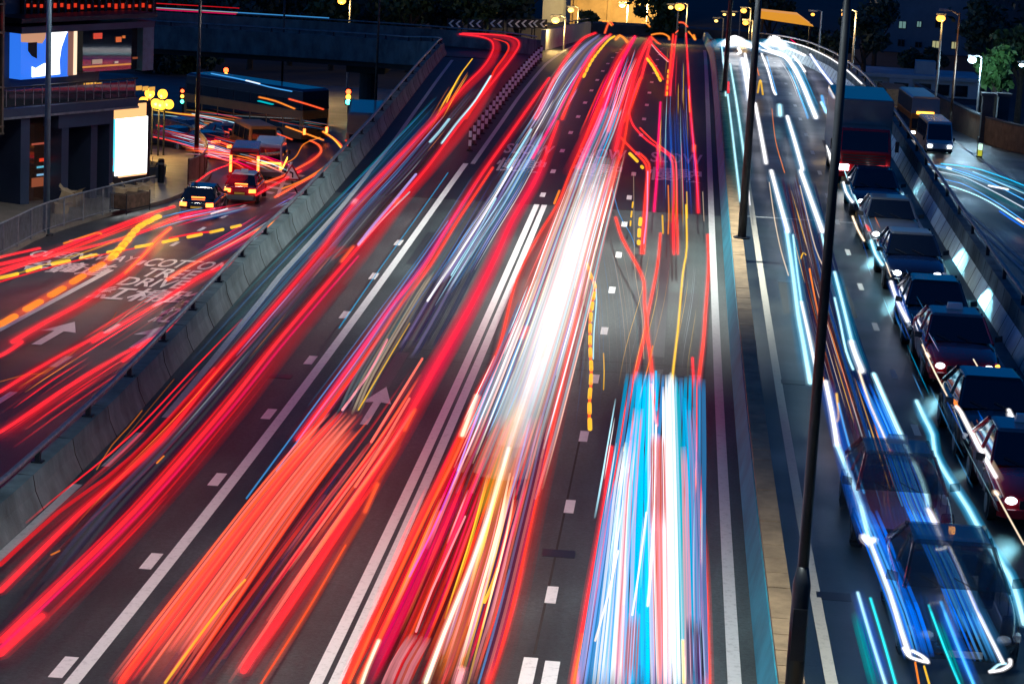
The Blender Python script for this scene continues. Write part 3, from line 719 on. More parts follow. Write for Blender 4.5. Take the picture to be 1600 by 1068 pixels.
MB().tube([(0, 0, 0), (0, 0, .45)], [1.35, 1.4], 20).build('tub', M['conc_dark'], o); MB().tube([(0, 0, .44), (0, 0, .48)], 1.25, 20).build('soil', M['soil'], o)
tw = MB()
for k in range(40):
    a = random.uniform(0, 6.28); r = random.uniform(0, 1.1); tw.tube([(r * math.cos(a), r * math.sin(a), .46), (r * math.cos(a) + random.uniform(-.2, .2), r * math.sin(a), .46 + random.uniform(.1, .35))], .012, 4)
t_ = tw.build('twigs', M['bark'], o); t_['kind'] = 'stuff'
def carton(x, y, z, sx, sy, sz, rz, tilt, label):
    o = empty('cardboard_box', (x, y, z), rz, label, 'box', 'cardboard boxes on the footway'); o.rotation_euler = (tilt[0], tilt[1], rz)
    MB().box(-sx / 2, sx / 2, -sy / 2, sy / 2, 0, sz).build('body', M['board'], o)
    for s in (-1, 1):
        MB().hexa([(s * sx / 2 - .006, -sy / 2, sz), (s * sx / 2 + .006, -sy / 2, sz), (s * sx / 2 + .006, sy / 2, sz), (s * sx / 2 - .006, sy / 2, sz)] + [(s * (sx / 2 + .16) - .006, -sy / 2, sz + .1), (s * (sx / 2 + .16) + .006, -sy / 2, sz + .1), (s * (sx / 2 + .16) + .006, sy / 2, sz + .1), (s * (sx / 2 + .16) - .006, sy / 2, sz + .1)]).build('flap', M['board'], o)
def gpx(px, py): return hit(px, py, zl, .13)
for (px, py, s, rz, tl, lab) in ((93, 333, (.5, .45, .34), .5, (0, .1), 'lowest open cardboard box at the front of the pile by the lamp column'), (100, 322, (.55, .5, .6), .2, (.1, .35), 'tilted cardboard box leaning in the middle of the pile'), (116, 322, (.5, .5, .55), -.3, (.05, -.1), 'tall cardboard box at the right of the pile by the steps')):
    P = gpx(px, py); carton(P[0], P[1], P[2], *s, rz, tl, lab)
o = empty('trolley', tuple(gpx(203, 330)), 1.2, 'cage trolley loaded with flattened cardboard behind the guardrail', 'trolley')
for x in (-.75, .75):
    for y in (-.35, .35): MB().tube([(x, y, 0), (x, y, .75)], .025, 6).build('upright', M['steel_dark'], o)
MB().box(-.78, .78, -.38, .38, .15, .2).build('deck', M['steel_dark'], o); MB().box(-.76, .76, -.36, .36, .2, .68).build('cage', M['rust'], o)
for k in range(3): carton(*(gpx(186 + 17 * k, 331 - 3 * k) + np.array((.0, .1, .72))), .42, .5, .16, .3 * k, (.05 * k, .1), ['flattened cardboard box at the left end of the cage trolley', 'flattened cardboard box in the middle of the cage trolley', 'flattened cardboard box at the right end of the cage trolley'][k])

# warning triangle and traffic signals
P = hit(467, 307, zl); tp = atY(456, 272, P[1])
o = empty('warning_sign', tuple(P), 0, 'red bordered triangular warning sign with a black bend arrow beside the left street', 'sign')
dz = tp[2] - P[2]; dx = tp[0] - P[0]
MB().tube([(0, 0, 0), (dx, 0, dz - .3)], .035, 8).build('post', M['steel_dark'], o)
def tri(b, s, y0, y1): 
    p = [(dx - s, y0, dz - s * .62), (dx + s, y0, dz - s * .62), (dx, y0, dz + s * 1.05)]; q = [(a, y1, c) for a, _, c in p]
    return b.add(p + q, [(0, 1, 2), (5, 4, 3), (0, 3, 4, 1), (1, 4, 5, 2), (2, 5, 3, 0)])
tri(MB(), .40, 0, -.03).build('border', M['sign_r'], o); tri(MB(), .29, -.031, -.036).build('face', M['sign_w'], o)
MB().box(dx + .01, dx + .07, -.045, -.037, dz - .14, dz + .06).build('symbol', M['sign_k'], o)
MB().add([(dx + .07, -.045, dz + .0), (dx + .07, -.045, dz + .06), (dx - .02, -.045, dz + .11), (dx - .12, -.045, dz + .14), (dx - .08, -.045, dz + .05)], [(0, 1, 2, 3, 4)]).build('symbol', M['sign_k'], o)
for (px, py, Y, lab) in ((545, 151, 143, 'traffic signal showing red and green beside the ramp pier'), (354, 117, 146, 'traffic signal showing red and green above the waiting bus'), (286, 150, 138, 'dim traffic signal just right of the globe lamps')):
    P = atY(px, py, Y); zb = zl(Y); H = P[2] - zb
    o = empty('traffic_signal', (P[0], Y, zb), 0, lab, 'traffic light', 'traffic signals on the left street')
    MB().tube([(0, 0, 0), (0, 0, H + .5)], .055, 8).build('post', M['steel_dark'], o)
    MB().box(-.17, .17, -.2, -.06, H - .5, H + .5).build('housing', M['sign_k'], o)
    for dz_, m_ in ((.3, 'redsig'), (0, 'amber'), (-.3, 'green')):
        r = .15 if 'dim' not in lab else .1
        MB().tube([(0, -.2, H + dz_), (0, -.235, H + dz_)], r, 12).build('lens', M[m_], o)

# ------------------------------------------------------------------ background buildings
o = empty('stone_building', (-6.6, 262, zl(262)), 0, 'sand stone building lit yellow by street lamps at the top of the road', 'building')
zb = zl(262)
MB().box(-5.5, 4.2, 0, 12, 0, 16).build('wall', M['wall_warm'], o)
MB().box(-8.5, -5.52, 1, 12, 0, 14).build('wing', M['wall_pale'], o)
for x in (-7.6, -4.4, -3.2, .3, 2.4): MB().box(x - .35, x + .35, -.03, .1, 7.2, 9).build('window', M['win_d'], o)
MB().box(-5.6, 4.3, -.25, 0, 5.6, 5.9).build('cornice', M['wall_pale'], o)
for x in (-5.0, -1.4, 1.3, 3.8): MB().box(x - .18, x + .18, -.2, -.002, 0, 5.6).build('pilaster', M['wall_warm'], o)
o = empty('flyover', (4, 226, zl(226)), 0, 'dark flyover parapet crossing behind the crest of the road', 'bridge')
MB().box(-14, 12, 0, 3, 1.9, 2.9).build('deck', M['conc_dark'], o)
for x in (-11, -3, 5): MB().box(x - .4, x + .4, .6, 2.4, 0, 1.9).build('pier', M['conc_dark'], o)
P = atY(1235, 30, 200)
o = empty('canopy', (P[0], 200, zl(200)), 0, 'glowing amber canopy roof past the crest on the right', 'canopy')
MB().hexa([(-2.4, 0, P[2] - zl(200) - .1), (1.9, 0, P[2] - zl(200) - .5), (1.9, 3, P[2] - zl(200) - .5), (-2.4, 3, P[2] - zl(200) - .1), (-2.4, 0, P[2] - zl(200) + .5), (.6, 0, P[2] - zl(200) + .35), (.6, 3, P[2] - zl(200) + .35), (-2.4, 3, P[2] - zl(200) + .5)]).build('roof', emis('amber canopy', (1, .4, .03), .7), o)
for x in (-2.2, 1.7): MB().tube([(x, 1.5, 0), (x, 1.5, P[2] - zl(200) - .3)], .12, 8).build('post', M['steel_dark'], o)
# block with a few lit windows on the right
zb = zl(250); o = empty('apartment_block', (24, 250, zb), 0, 'plain blue grey block with four lit windows behind the right trees', 'building')
MB().box(-4.6, 4.6, 0, 14, 0, 9.6).build('wall', M['wall_blue'], o); MB().box(-4.8, 4.8, -.25, 14.2, 9.6, 9.9).build('roof_edge', M['wall_blue'], o)
MB().box(4.61, 14, .6, 14, 0, 14).build('wing', M['conc_dark'], o)
for (px, py, w_, h_, m_) in ((1410, 39, 10, 10, 'win_c'), (1436, 38, 6, 8, 'win_c'), (1435, 70, 9, 7, 'win_d'), (1408, 67, 9, 9, 'win_d'), (1462, 69.5, 10, 10, 'win_y'), (1491, 71, 8, 10, 'win_y'), (1458, 99, 8, 8, 'win_y'), (1385, 66, 8, 8, 'win_d'), (1386, 38, 8, 8, 'win_d'), (1436, 99, 8, 8, 'win_d'), (1466, 38, 8, 9, 'win_d')):
    P = atY(px, py, 250); k = 250 / 3845.0
    f = MB().box(P[0] - 24 - w_ * k / 2 - .06, P[0] - 24 + w_ * k / 2 + .06, -.06, -.002, P[2] - zb - h_ * k / 2 - .06, P[2] - zb + h_ * k / 2 + .06).build('window', M['conc_dark'], o)
    MB().box(P[0] - 24 - w_ * k / 2, P[0] - 24 + w_ * k / 2, -.075, -.062, P[2] - zb - h_ * k / 2, P[2] - zb + h_ * k / 2).build('pane', M[m_], f)
    MB().box(P[0] - 24 - .03, P[0] - 24 + .03, -.09, -.077, P[2] - zb - h_ * k / 2, P[2] - zb + h_ * k / 2).build('glazing_bar', M['conc_dark'], f)
zb = zl(200); P = atY(1405, 136, 205)
o = empty('low_building', (P[0], 205, zb), 0, 'long low pale building with a row of dark windows beyond the right parapet', 'building')
H = P[2] - zb
MB().box(-4.2, 6.5, 0, 6, 0, H + .75).build('wall', M['wall_pale'], o); MB().box(-4.4, 6.7, -.35, 6.2, H + .75, H + 1.05).build('roof', M['wall_pale'], o)
MB().box(1.4, 3.0, 1.5, 3, H + 1.05, H + 2.1).build('roof_hut', M['wall_pale'], o)
MB().box(-.9, 1.0, -.5, -.002, H - .75, H + .72).build('bay', M['wall_pale'], o)
for x in (-3.3, -1.9, 2.1, 3.6, 5.1): MB().box(x - .5, x + .5, -.05, .0, H - .5, H + .4).build('window', M['win_d'], o)
MB().box(-.5, .7, -.55, -.502, H - .5, H + .4).build('window', M['win_d'], o)
# wall and gate piers along the right street
wl = empty('street_wall', (19.6, 165, zl(165)), 0, 'tall brown block wall along the far side of the right street', 'wall')
pw = catmull([(18.7, 196), (18.9, 175), (19.3, 158), (20.8, 148), (24, 141)], 2.0)
child(sweep([(0, -.3), (0, 1.55), (.3, 1.55), (.3, -.3)][::-1], [p[0] for p in pw], [p[1] for p in pw], [zl(p[1]) for p in pw]).build('wall', M['wall_brown']), wl)
child(sweep([(-.05, 1.55), (-.05, 1.65), (.35, 1.65), (.35, 1.55)][::-1], [p[0] for p in pw], [p[1] for p in pw], [zl(p[1]) for p in pw]).build('coping', M['conc_dark']), wl)
for (px, lab) in ((1538, 'left dark square gate pier beside the right street'), (1562, 'right dark square gate pier beside the right street')):
    P = hit(px, 222, zl); o = empty('gate_pier', tuple(P), 0, lab, 'pillar', 'gate piers by the right street')
    MB().box(-.35, .35, -.35, .35, 0, 2.9).build('shaft', M['conc_dark'], o); MB().box(-.45, .45, -.45, .45, 2.9, 3.1).build('cap', M['conc_dark'], o); MB().box(-.42, .42, -.42, .42, -.0, .3).build('plinth', M['conc_dark'], o)
P = hit(1530, 246, zl); o = empty('traffic_bollard', tuple(P), 0, 'short bollard with a lit white and yellow face beside the right street', 'bollard')
MB().box(-.16, .16, -.12, .12, 0, .85).build('body', M['sign_k'], o); MB().box(-.12, .12, -.14, -.122, .45, .8).build('lit_face', emis('bollard face', (.7, 1, .8), 1.2), o); MB().box(-.12, .12, -.14, -.122, .1, .42).build('lower_face', emis('bollard foot', (.7, .7, .05), .7), o)
# railing post row on the white kerb
w = MB(); mark(w, 17.2, 17.4, 120, 158, lambda y: zl(y), .004); mark(w, 12.6, 12.72, 60, 150, lambda y: zl(y), .004); mark(w, 12.95, 13.05, 60, 150, lambda y: zl(y), .004)
struct(w.build('road_marking', M['paint_old']))

# ------------------------------------------------------------------ vehicles
CACHE = {}
def cached(key, name, build, material, parent, smooth=False, bev=None, loc=None):
    k = (key, material)
    if k not in CACHE: CACHE[k] = build().mesh(name, M[material], smooth)
    o = link(name, CACHE[k], parent, loc)
    if bev: bevel(o, bev)
    return o
def wheel_parts(root, pos, r, wd):
    for i, (x, y) in enumerate(pos):
        sx = 1 if x > 0 else -1
        w = cached(('tyre', r, wd), 'wheel', lambda: MB().tube([(-wd / 2, 0, 0), (-wd / 2 + .02, 0, 0), (wd / 2 - .02, 0, 0), (wd / 2, 0, 0)], [r * .86, r, r, r * .86], 18), 'rubber', root, loc=(x, y, r))
        cached(('rim', r, wd, sx), 'rim', lambda: MB().tube([(sx * (wd / 2 - .03), 0, 0), (sx * (wd / 2 + .008), 0, 0), (sx * (wd / 2 + .012), 0, 0)], [r * .62, r * .62, r * .2], 12), 'alloy', w)
def sec(y, w, zb, zm, zt, wt):
    return [(-w * .93, y, zb), (w * .93, y, zb), (w, y, zb + .14), (w, y, zm), (wt, y, zt), (-wt, y, zt), (-w, y, zm), (-w, y, zb + .14)]
def sedan(x, y, z, rz, body, roof, label, group, taxi=False, lit='front', brake=True, hl='head', plate=None):
    """front of the car looks along local +y; the origin is on the ground under its middle"""
    o = empty('taxi' if taxi else 'car', (x, y, z), rz, label, 'taxi' if taxi else 'car', group)
    def bodyb():
        b = MB()
        st = [(-2.32, .70, .34, .70, .80, .62), (-2.22, .80, .26, .74, .92, .74), (-1.75, .86, .22, .80, .97, .78), (-1.05, .88, .2, .84, .98, .80), (.2, .88, .2, .84, .96, .80), (1.0, .88, .2, .82, .93, .79), (1.5, .87, .2, .78, .88, .76), (2.05, .84, .22, .68, .78, .70), (2.28, .78, .28, .60, .68, .62), (2.36, .68, .36, .54, .58, .52)]
        return b.loft([sec(yy, w, zb, zm, zt, wt) for yy, w, zb, zm, zt, wt in st])
    q_ = cached('sedan body', 'body', bodyb, body, o, True); q_.modifiers.new('round', 'SUBSURF').levels = 1; q_.modifiers['round'].render_levels = 2
    def cabin():
        return MB().loft([[(-.79, -1.7, .95), (.79, -1.7, .95), (.80, .95, .93), (-.80, .95, .93)], [(-.60, -1.02, 1.40), (.60, -1.02, 1.40), (.62, .20, 1.42), (-.62, .20, 1.42)]])
    cached('sedan cabin', 'window', cabin, 'glass', o)
    def roofb(): return MB().loft([[(-.615, -1.06, 1.385), (.615, -1.06, 1.385), (.635, .24, 1.405), (-.635, .24, 1.405)], [(-.56, -.98, 1.45), (.56, -.98, 1.45), (.58, .14, 1.47), (-.58, .14, 1.47)]])
    cached('sedan roof', 'roof', roofb, roof, o, bev=.05)
    def pil():
        b = MB()
        for s in (-1, 1):
            b.tube([(s * .80, .97, .92), (s * .625, .2, 1.41)], .035, 6); b.tube([(s * .80, -1.7, .95), (s * .61, -1.03, 1.39)], .05, 6); b.tube([(s * .81, -.35, .94), (s * .63, -.35, 1.41)], .03, 6)
        return b
    for s in (-1, 1):
        cached(('pillar', s, 'a'), 'pillar', lambda: MB().tube([(s * .80, .97, .92), (s * .625, .2, 1.41)], .035, 6), body, o)
        cached(('pillar', s, 'b'), 'pillar', lambda: MB().tube([(s * .81, -.35, .94), (s * .63, -.35, 1.41)], .03, 6), body, o)
        cached(('pillar', s, 'c'), 'pillar', lambda: MB().tube([(s * .80, -1.7, .95), (s * .61, -1.03, 1.39)], .05, 6), body, o)
        cached(('mirror', s), 'mirror', lambda: MB().hexa([(s * .88, .62, .93), (s * 1.06, .60, .95), (s * 1.06, .70, .95), (s * .88, .74, .93), (s * .88, .62, 1.05), (s * 1.05, .60, 1.08), (s * 1.05, .68, 1.08), (s * .88, .72, 1.05)]), 'dark_plastic', o)
        on = hl if lit in ('front', 'both') else 'lamp_glass'
        cached(('hl', s), 'headlight', lambda: MB().sphere((s * .57, 2.31, .6), .115, 12, .62), on, o, True)
        cached(('tl', s), 'tail_light', lambda: MB().hexa([(s * .46, -2.37, .66), (s * .80, -2.28, .66), (s * .80, -2.16, .66), (s * .46, -2.25, .66), (s * .46, -2.36, .84), (s * .79, -2.26, .84), (s * .79, -2.14, .84), (s * .46, -2.24, .84)]), ('tail_or' if brake else 'tail') if lit in ('rear', 'both') else 'sign_r', o)
        cached(('ind', s), 'indicator', lambda: MB().box(s * .78 - .05, s * .78 + .05, 2.06, 2.22, .56, .66), 'amber' if lit == 'front' and s < 0 and taxi else 'plastic_amber' if 'plastic_amber' in M else 'lamp_glass', o)
    cached('sedan bumper f', 'bumper', lambda: MB().loft([[(-.80, 2.1, .24), (.80, 2.1, .24), (.80, 2.1, .46), (-.80, 2.1, .46)], [(-.66, 2.42, .28), (.66, 2.42, .28), (.66, 2.42, .46), (-.66, 2.42, .46)]]), body, o, bev=.02)
    cached('sedan bumper r', 'bumper', lambda: MB().loft([[(-.82, -2.1, .26), (.82, -2.1, .26), (.82, -2.1, .54), (-.82, -2.1, .54)], [(-.72, -2.42, .30), (.72, -2.42, .30), (.72, -2.42, .54), (-.72, -2.42, .54)]][::-1]), 'silver' if lit == 'rear' else body, o, bev=.02)
    cached('grille', 'grille', lambda: MB().box(-.42, .42, 2.355, 2.385, .47, .62), 'dark_plastic', o)
    cached('plate f', 'number_plate', lambda: MB().box(-.26, .26, 2.422, 2.435, .33, .43), 'plate', o)
    cached('plate r', 'number_plate', lambda: MB().box(-.26, .26, -2.40, -2.385, .58, .68), 'plate_y', o)
    if lit in ('rear', 'both'): cached('brake bar', 'brake_light', lambda: MB().box(-.32, .32, -1.74, -1.70, .99, 1.04), 'tail_or', o)
    for s in (-1, 1):
        for yy in (-.35, .55): cached(('seam', s, yy), 'door_seam', lambda: MB().box(s * .872 - .006, s * .872 + .006, yy - .008, yy + .008, .34, .88), 'rubber', o)
        for yy in (-.2, .7): cached(('handle', s, yy), 'door_handle', lambda: MB().box(s * .885 - .012, s * .885 + .012, yy - .07, yy + .07, .76, .79), 'alloy', o)
    for s in (-.3, .2): cached(('wiper', s), 'wiper', lambda: MB().tube([(s, .98, .945), (s + .34, .80, 1.06)], .010, 5), 'rubber', o)
    wheel_parts(o, ((-.80, 1.42), (.80, 1.42), (-.80, -1.36), (.80, -1.36)), .31, .2)
    for s in (-1, 1):
        for yy in (1.42, -1.36):
            cached(('arch', s, yy), 'wheel_arch', lambda: MB().tube([(s * .70, yy, .33), (s * .885, yy, .33)], .37, 18), 'dark_plastic', o)
    if taxi:
        t = cached('taxi sign', 'taxi_sign', lambda: MB().loft([[(-.2, -.62, 1.47), (.2, -.62, 1.47), (.2, -.44, 1.47), (-.2, -.44, 1.47)], [(-.17, -.60, 1.62), (.17, -.60, 1.62), (.17, -.46, 1.62), (-.17, -.46, 1.62)]]), 'white', o)
    return o
def beam(o, power, z=.62, y=2.45, pitch=34, x=(.6, -.6), cone=66, yaw=40):
    for s in x:
        l = bpy.data.lights.new('headlight_beam', 'SPOT'); l.energy = power * (1 if s < 0 else .05); l.color = (.3, .82, 1); l.spot_size = R(cone); l.spot_blend = .25; l.shadow_soft_size = .06
        ob_ = bpy.data.objects.new('headlight_beam', l); COL.objects.link(ob_); ob_.parent = o; ob_.location = (s, y, z)
        ob_.rotation_euler = (R(90 - pitch), 0, R(yaw if s < 0 else -yaw * .8))
def ghost(name, src, keep):
    mt = M[src].copy(); mt.name = name; t = mt.node_tree; N, L = t.nodes, t.links
    out = [n for n in N if n.type == 'OUTPUT_MATERIAL'][0]; b_ = N['Principled BSDF']
    mx = N.new('ShaderNodeMixShader'); mx.inputs[0].default_value = keep; tr = N.new('ShaderNodeBsdfTransparent')
    L.new(tr.outputs[0], mx.inputs[1]); L.new(b_.outputs[0], mx.inputs[2]); L.new(mx.outputs[0], out.inputs[0]); return mt
GH = {}
def make_ghost(o, keep=.45):
    for c in [q for q in o.children_recursive if q.type == 'MESH']:
        src = [k for k, v in M.items() if v == c.data.materials[0]][0]
        if src in ('head', 'head_dim', 'amber'): continue
        if src not in GH: GH[src] = ghost('moving ' + src, src, keep)
        k2 = ('ghost', c.data.name)
        if k2 not in CACHE:
            me = c.data.copy(); me.materials.clear(); me.materials.append(GH[src]); CACHE[k2] = me
        c.data = CACHE[k2]
# the queue of oncoming cars by the right parapet (they face the camera)
Q = [(7.00, 77.2, 'silver', 'silver', False, 'silver grey saloon, highest of the queue below the red lorry, its roof catching the lamp', 'head'),
     (7.10, 70.2, 'navy', 'silver', False, 'navy saloon with a pale roof, second in the queue below the red lorry', 'head'),
     (7.02, 62.0, 'black', 'black', False, 'black saloon with bright white headlights directly behind the first red taxi', 'head'),
     (7.08, 57.2, 'red', 'silver', True, 'red taxi with a silver roof between two black saloons by the right parapet', 'head_dim'),
     (7.05, 49.6, 'black', 'black', False, 'glossy black saloon with white headlights between the two red taxis', 'head'),
     (7.12, 44.4, 'red', 'silver', True, 'red taxi with a silver roof, lowest of the queue at the right edge', 'head_dim')]
for (x, yf, body, roof, taxi, lab, hl) in Q:
    o = sedan(x, yf + 2.36, zr(yf + 2.3) + .006, math.pi + random.uniform(-.02, .02), body, roof, lab, 'cars queueing by the right parapet', taxi, 'front', hl=hl)
    beam(o, 900 if hl == 'head' else 600)
o = sedan(4.42, 41.7 + 2.3, zr(44) + .006, math.pi + .01, 'red', 'silver', 'faint see through red taxi among the blue light trails, right of the near lamp column', 'taxis among the blue trails', True, 'front', hl='lamp_glass'); make_ghost(o)
o = sedan(4.72, 35.3 + 2.3, zr(37.6) + .006, math.pi + .01, 'black', 'navy', 'faint see through dark car with glowing headlamp rings at the bottom right', 'taxis among the blue trails', False, 'front', hl='lamp_glass'); make_ghost(o)
# lorry at the top of the queue
def lorry(x, y, z, rz, cab, box, label, L=6.5, H=3.0, lit=True, group='lorries'):
    o = empty('lorry', (x, y, z), rz, label, 'lorry', group)
    bevel(MB().loft([[(-1.0, 1.6, .45), (1.0, 1.6, .45), (1.0, 3.25, .45), (-1.0, 3.25, .45)], [(-1.0, 1.6, 1.3), (1.0, 1.6, 1.3), (1.0, 3.3, 1.3), (-1.0, 3.3, 1.3)], [(-.95, 1.6, 2.15), (.95, 1.6, 2.15), (.93, 2.85, 2.15), (-.93, 2.85, 2.15)]]).build('cab', M[cab], o), .05)
    MB().hexa([(-.86, 3.285, 1.36), (.86, 3.285, 1.36), (.86, 3.25, 1.36), (-.86, 3.25, 1.36), (-.83, 2.95, 2.05), (.83, 2.95, 2.05), (.83, 2.90, 2.05), (-.83, 2.90, 2.05)]).build('windscreen', M['glass'], o)
    for s in (-1, 1):
        MB().hexa([(s * .985, 2.0, 1.32), (s * 1.01, 2.0, 1.32), (s * 1.01, 3.1, 1.32), (s * .985, 3.1, 1.32), (s * .95, 2.0, 2.0), (s * .975, 2.0, 2.0), (s * .965, 2.85, 2.0), (s * .94, 2.85, 2.0)]).build('side_window', M['glass'], o)
        MB().box(s * .72 - .17, s * .72 + .17, 3.27, 3.33, .62, .82).build('headlight', M['head' if lit else 'lamp_glass'], o)
        MB().box(s * 1.2 - .07, s * 1.2 + .07, 3.0, 3.1, 1.35, 1.75).build('mirror', M['dark_plastic'], o)
    for k in range(4): MB().box(-.8, .8, 3.28, 3.32, .86 + k * .1, .91 + k * .1).build('grille_bar', M['dark_plastic'], o)
    MB().box(-1.0, 1.0, 3.22, 3.42, .38, .60).build('bumper', M[cab], o)
    bevel(MB().box(-1.1, 1.1, -L + 3.0, 1.5, .85, H).build('cargo_box', M[box], o), .04)
    MB().box(-.5, .5, -L + 3.1, 1.6, .5, .84).build('chassis', M['steel_dark'], o)
    wheel_parts(o, ((-.9, 2.5), (.9, 2.5), (-.9, -L + 4.4), (.9, -L + 4.4)), .42, .28)
    return o
o = lorry(7.0, 91.8 + 3.4, zr(95) + .006, math.pi, 'red', 'silver', 'red cabbed lorry with a pale box body at the top of the right hand queue', 6.8, 3.1); beam(o, 120, .7, 3.45)
sedan(7.0, 84.3 + 2.2, zr(86.5) + .006, math.pi, 'navy', 'navy', 'dark navy saloon just in front of the red lorry', 'cars queueing by the right parapet', False, 'front', hl='head')
# vans and minibuses
def van(x, y, z, rz, body, label, cat, name, L=5.0, Wd=1.75, H=2.0, lit='front', group=None, stripe=None, snub=False, hl='head'):
    o = empty(name, (x, y, z), rz, label, cat, group); h = L / 2; w = Wd / 2
    nose = .25 if snub else .75
    bevel(MB().loft([[(-w, -h, .3), (w, -h, .3), (w, h, .3), (-w, h, .3)], [(-w, -h, .95), (w, -h, .95), (w, h - .02, .95), (-w, h - .02, .95)], [(-w, -h, 1.1), (w, -h, 1.1), (w, h - nose * .4, 1.12), (-w, h - nose * .4, 1.12)], [(-w * .9, -h + .06, H - .06), (w * .9, -h + .06, H - .06), (w * .9, h - nose * 1.25, H - .06), (-w * .9, h - nose * 1.25, H - .06)], [(-w * .8, -h + .15, H), (w * .8, -h + .15, H), (w * .8, h - nose * 1.4, H), (-w * .8, h - nose * 1.4, H)]]).build('body', M[body], o), .05)
    ya, yb = h - nose * .42, h - nose * 1.2
    MB().hexa([(-w * .9, ya + .012, 1.16), (w * .9, ya + .012, 1.16), (w * .9, ya - .05, 1.16), (-w * .9, ya - .05, 1.16), (-w * .84, yb + .02, H - .18), (w * .84, yb + .02, H - .18), (w * .84, yb - .05, H - .18), (-w * .84, yb - .05, H - .18)]).build('windscreen', M['glass'], o)
    MB().hexa([(-w * .85, -h - .012, 1.15), (w * .85, -h - .012, 1.15), (w * .85, -h + .05, 1.15), (-w * .85, -h + .05, 1.15), (-w * .8, -h + .03, H - .2), (w * .8, -h + .03, H - .2), (w * .8, -h + .1, H - .2), (-w * .8, -h + .1, H - .2)]).build('rear_window', M['glass'], o)
    n = max(2, int(L / 1.3))
    for s in (-1, 1):
        y0 = -h + .2; y1 = h - nose * 1.3; d = (y1 - y0) / n
        for k in range(n):
            a, c = y0 + k * d + .05, y0 + (k + 1) * d - .05
            MB().hexa([(s * w * .97, a, 1.15), (s * (w + .01), a, 1.15), (s * (w + .01), c, 1.15), (s * w * .97, c, 1.15), (s * w * .9, a, H - .24), (s * (w * .93), a, H - .24), (s * (w * .93), c, H - .24), (s * w * .9, c, H - .24)]).build('side_window', M['glass'], o)
        MB().box(s * w * .74 - .14, s * w * .74 + .14, h - .03, h + .03, .62, .8).build('headlight', M[hl if lit == 'front' else 'lamp_glass'], o)
        MB().box(s * w * .88 - .07, s * w * .88 + .07, -h - .03, -h + .03, .68, 1.02 if body != 'red' else 1.6).build('tail_light', M['tail_or' if lit == 'rear' else 'sign_r'], o)
        MB().box(s * (w + .14) - .06, s * (w + .14) + .06, h - nose - .1, h - nose, 1.05, 1.3).build('mirror', M['dark_plastic'], o)
    MB().box(-w * .95, w * .95, h - .02, h + .08, .3, .52).build('bumper', M['dark_plastic'], o); MB().box(-w * .95, w * .95, -h - .08, -h + .02, .3, .55).build('bumper', M['silver'], o)
    MB().box(-.26, .26, -h - .03, -h - .01, .7, .8).build('number_plate', M['plate_y'], o)
    if stripe:
        for s in (-1, 1): MB().box(s * (w + .006) - .004, s * (w + .006) + .004, -h + .1, h - .3, .72, .86).build('stripe', M[stripe], o)
        MB().box(-w * .9, w * .9, -h - .01, -h - .002, 1.0, 1.1).build('stripe', M[stripe], o)
    wheel_parts(o, ((-w + .08, h - 1.0), (w - .08, h - 1.0), (-w + .08, -h + 1.0), (w - .08, -h + 1.0)), .33, .2)
    return o
P = hit(1465, 240, zl); o = van(P[0], P[1] + 3.2, zl(P[1] + 3), math.pi + .04, 'white', 'white minibus with both headlights on in the right hand street', 'minibus', 'minibus', 6.2, 2.0, 2.5); o.scale = (.77, .77, .77); o.location.y -= .7; beam(o, 150, .7, 3.2, 20)
P = hit(1432, 216, zl)
def bus(x, y, z, rz, low, top, label, L=9.5, Wd=2.4, H=3.2, decks=1, lit='front', tails='tail'):
    o = empty('bus', (x, y, z), rz, label, 'bus'); h = L / 2; w = Wd / 2
    bevel(MB().loft([[(-w, -h, .35), (w, -h, .35), (w, h, .35), (-w, h, .35)], [(-w, -h, H * .62), (w, -h, H * .62), (w, h, H * .62), (-w, h, H * .62)]]).build('body', M[low], o), .06)
    bevel(MB().loft([[(-w, -h, H * .62 + .004), (w, -h, H * .62 + .004), (w, h, H * .62 + .004), (-w, h, H * .62 + .004)], [(-w * .98, -h + .05, H - .14), (w * .98, -h + .05, H - .14), (w * .98, h - .18, H - .14), (-w * .98, h - .18, H - .14)], [(-w * .84, -h + .2, H), (w * .84, -h + .2, H), (w * .84, h - .4, H), (-w * .84, h - .4, H)]]).build('roof', M[top], o), .04)
    rows = [(1.0, 1.75)] if decks == 1 else [(1.0, 1.7), (2.3, 3.0)]
    n = int(L / 1.5)
    for (a, c) in rows:
        for s in (-1, 1):
            for k in range(n):
                y0 = -h + .25 + k * (L - .5) / n
                MB().box(s * (w + .004) - .012, s * (w + .004) + .012, y0 + .06, y0 + (L - .5) / n - .06, a, c).build('side_window', M['glass'], o)
        MB().box(-w * .9, w * .9, h - .01, h + .02, a, c + .1).build('windscreen', M['glass'], o)
        MB().box(-w * .85, w * .85, -h - .02, -h + .01, a + .1, c).build('rear_window', M['glass'], o)
    for s in (-1, 1):
        MB().box(s * w * .74 - .16, s * w * .74 + .16, h, h + .035, .62, .8).build('headlight', M['head' if lit == 'front' else 'lamp_glass'], o)
        MB().box(s * w * .85 - .1, s * w * .85 + .1, -h - .04, -h, .7, 1.1).build('tail_light', M[tails if lit == 'rear' else 'sign_r'], o)
    MB().box(-.7, .7, h - .0, h + .03, H * .62 - .02, H * .62 + .2).build('destination_board', M['amber'] if lit == 'front' else M['sign_k'], o)
    wheel_parts(o, ((-w + .12, h - 1.8), (w - .12, h - 1.8), (-w + .12, -h + 2.2), (w - .12, -h + 2.2)), .46, .28)
    return o
P = hit(1436, 222, zl, 0); bus(P[0] + .3, P[1] + 5.6, zl(P[1] + 5), math.pi + .05, 'orange_p', 'silver', 'cream and amber bus with a lit front behind the white minibus', 8.5, 2.3, 3.6).scale = (.77, .77, .77)
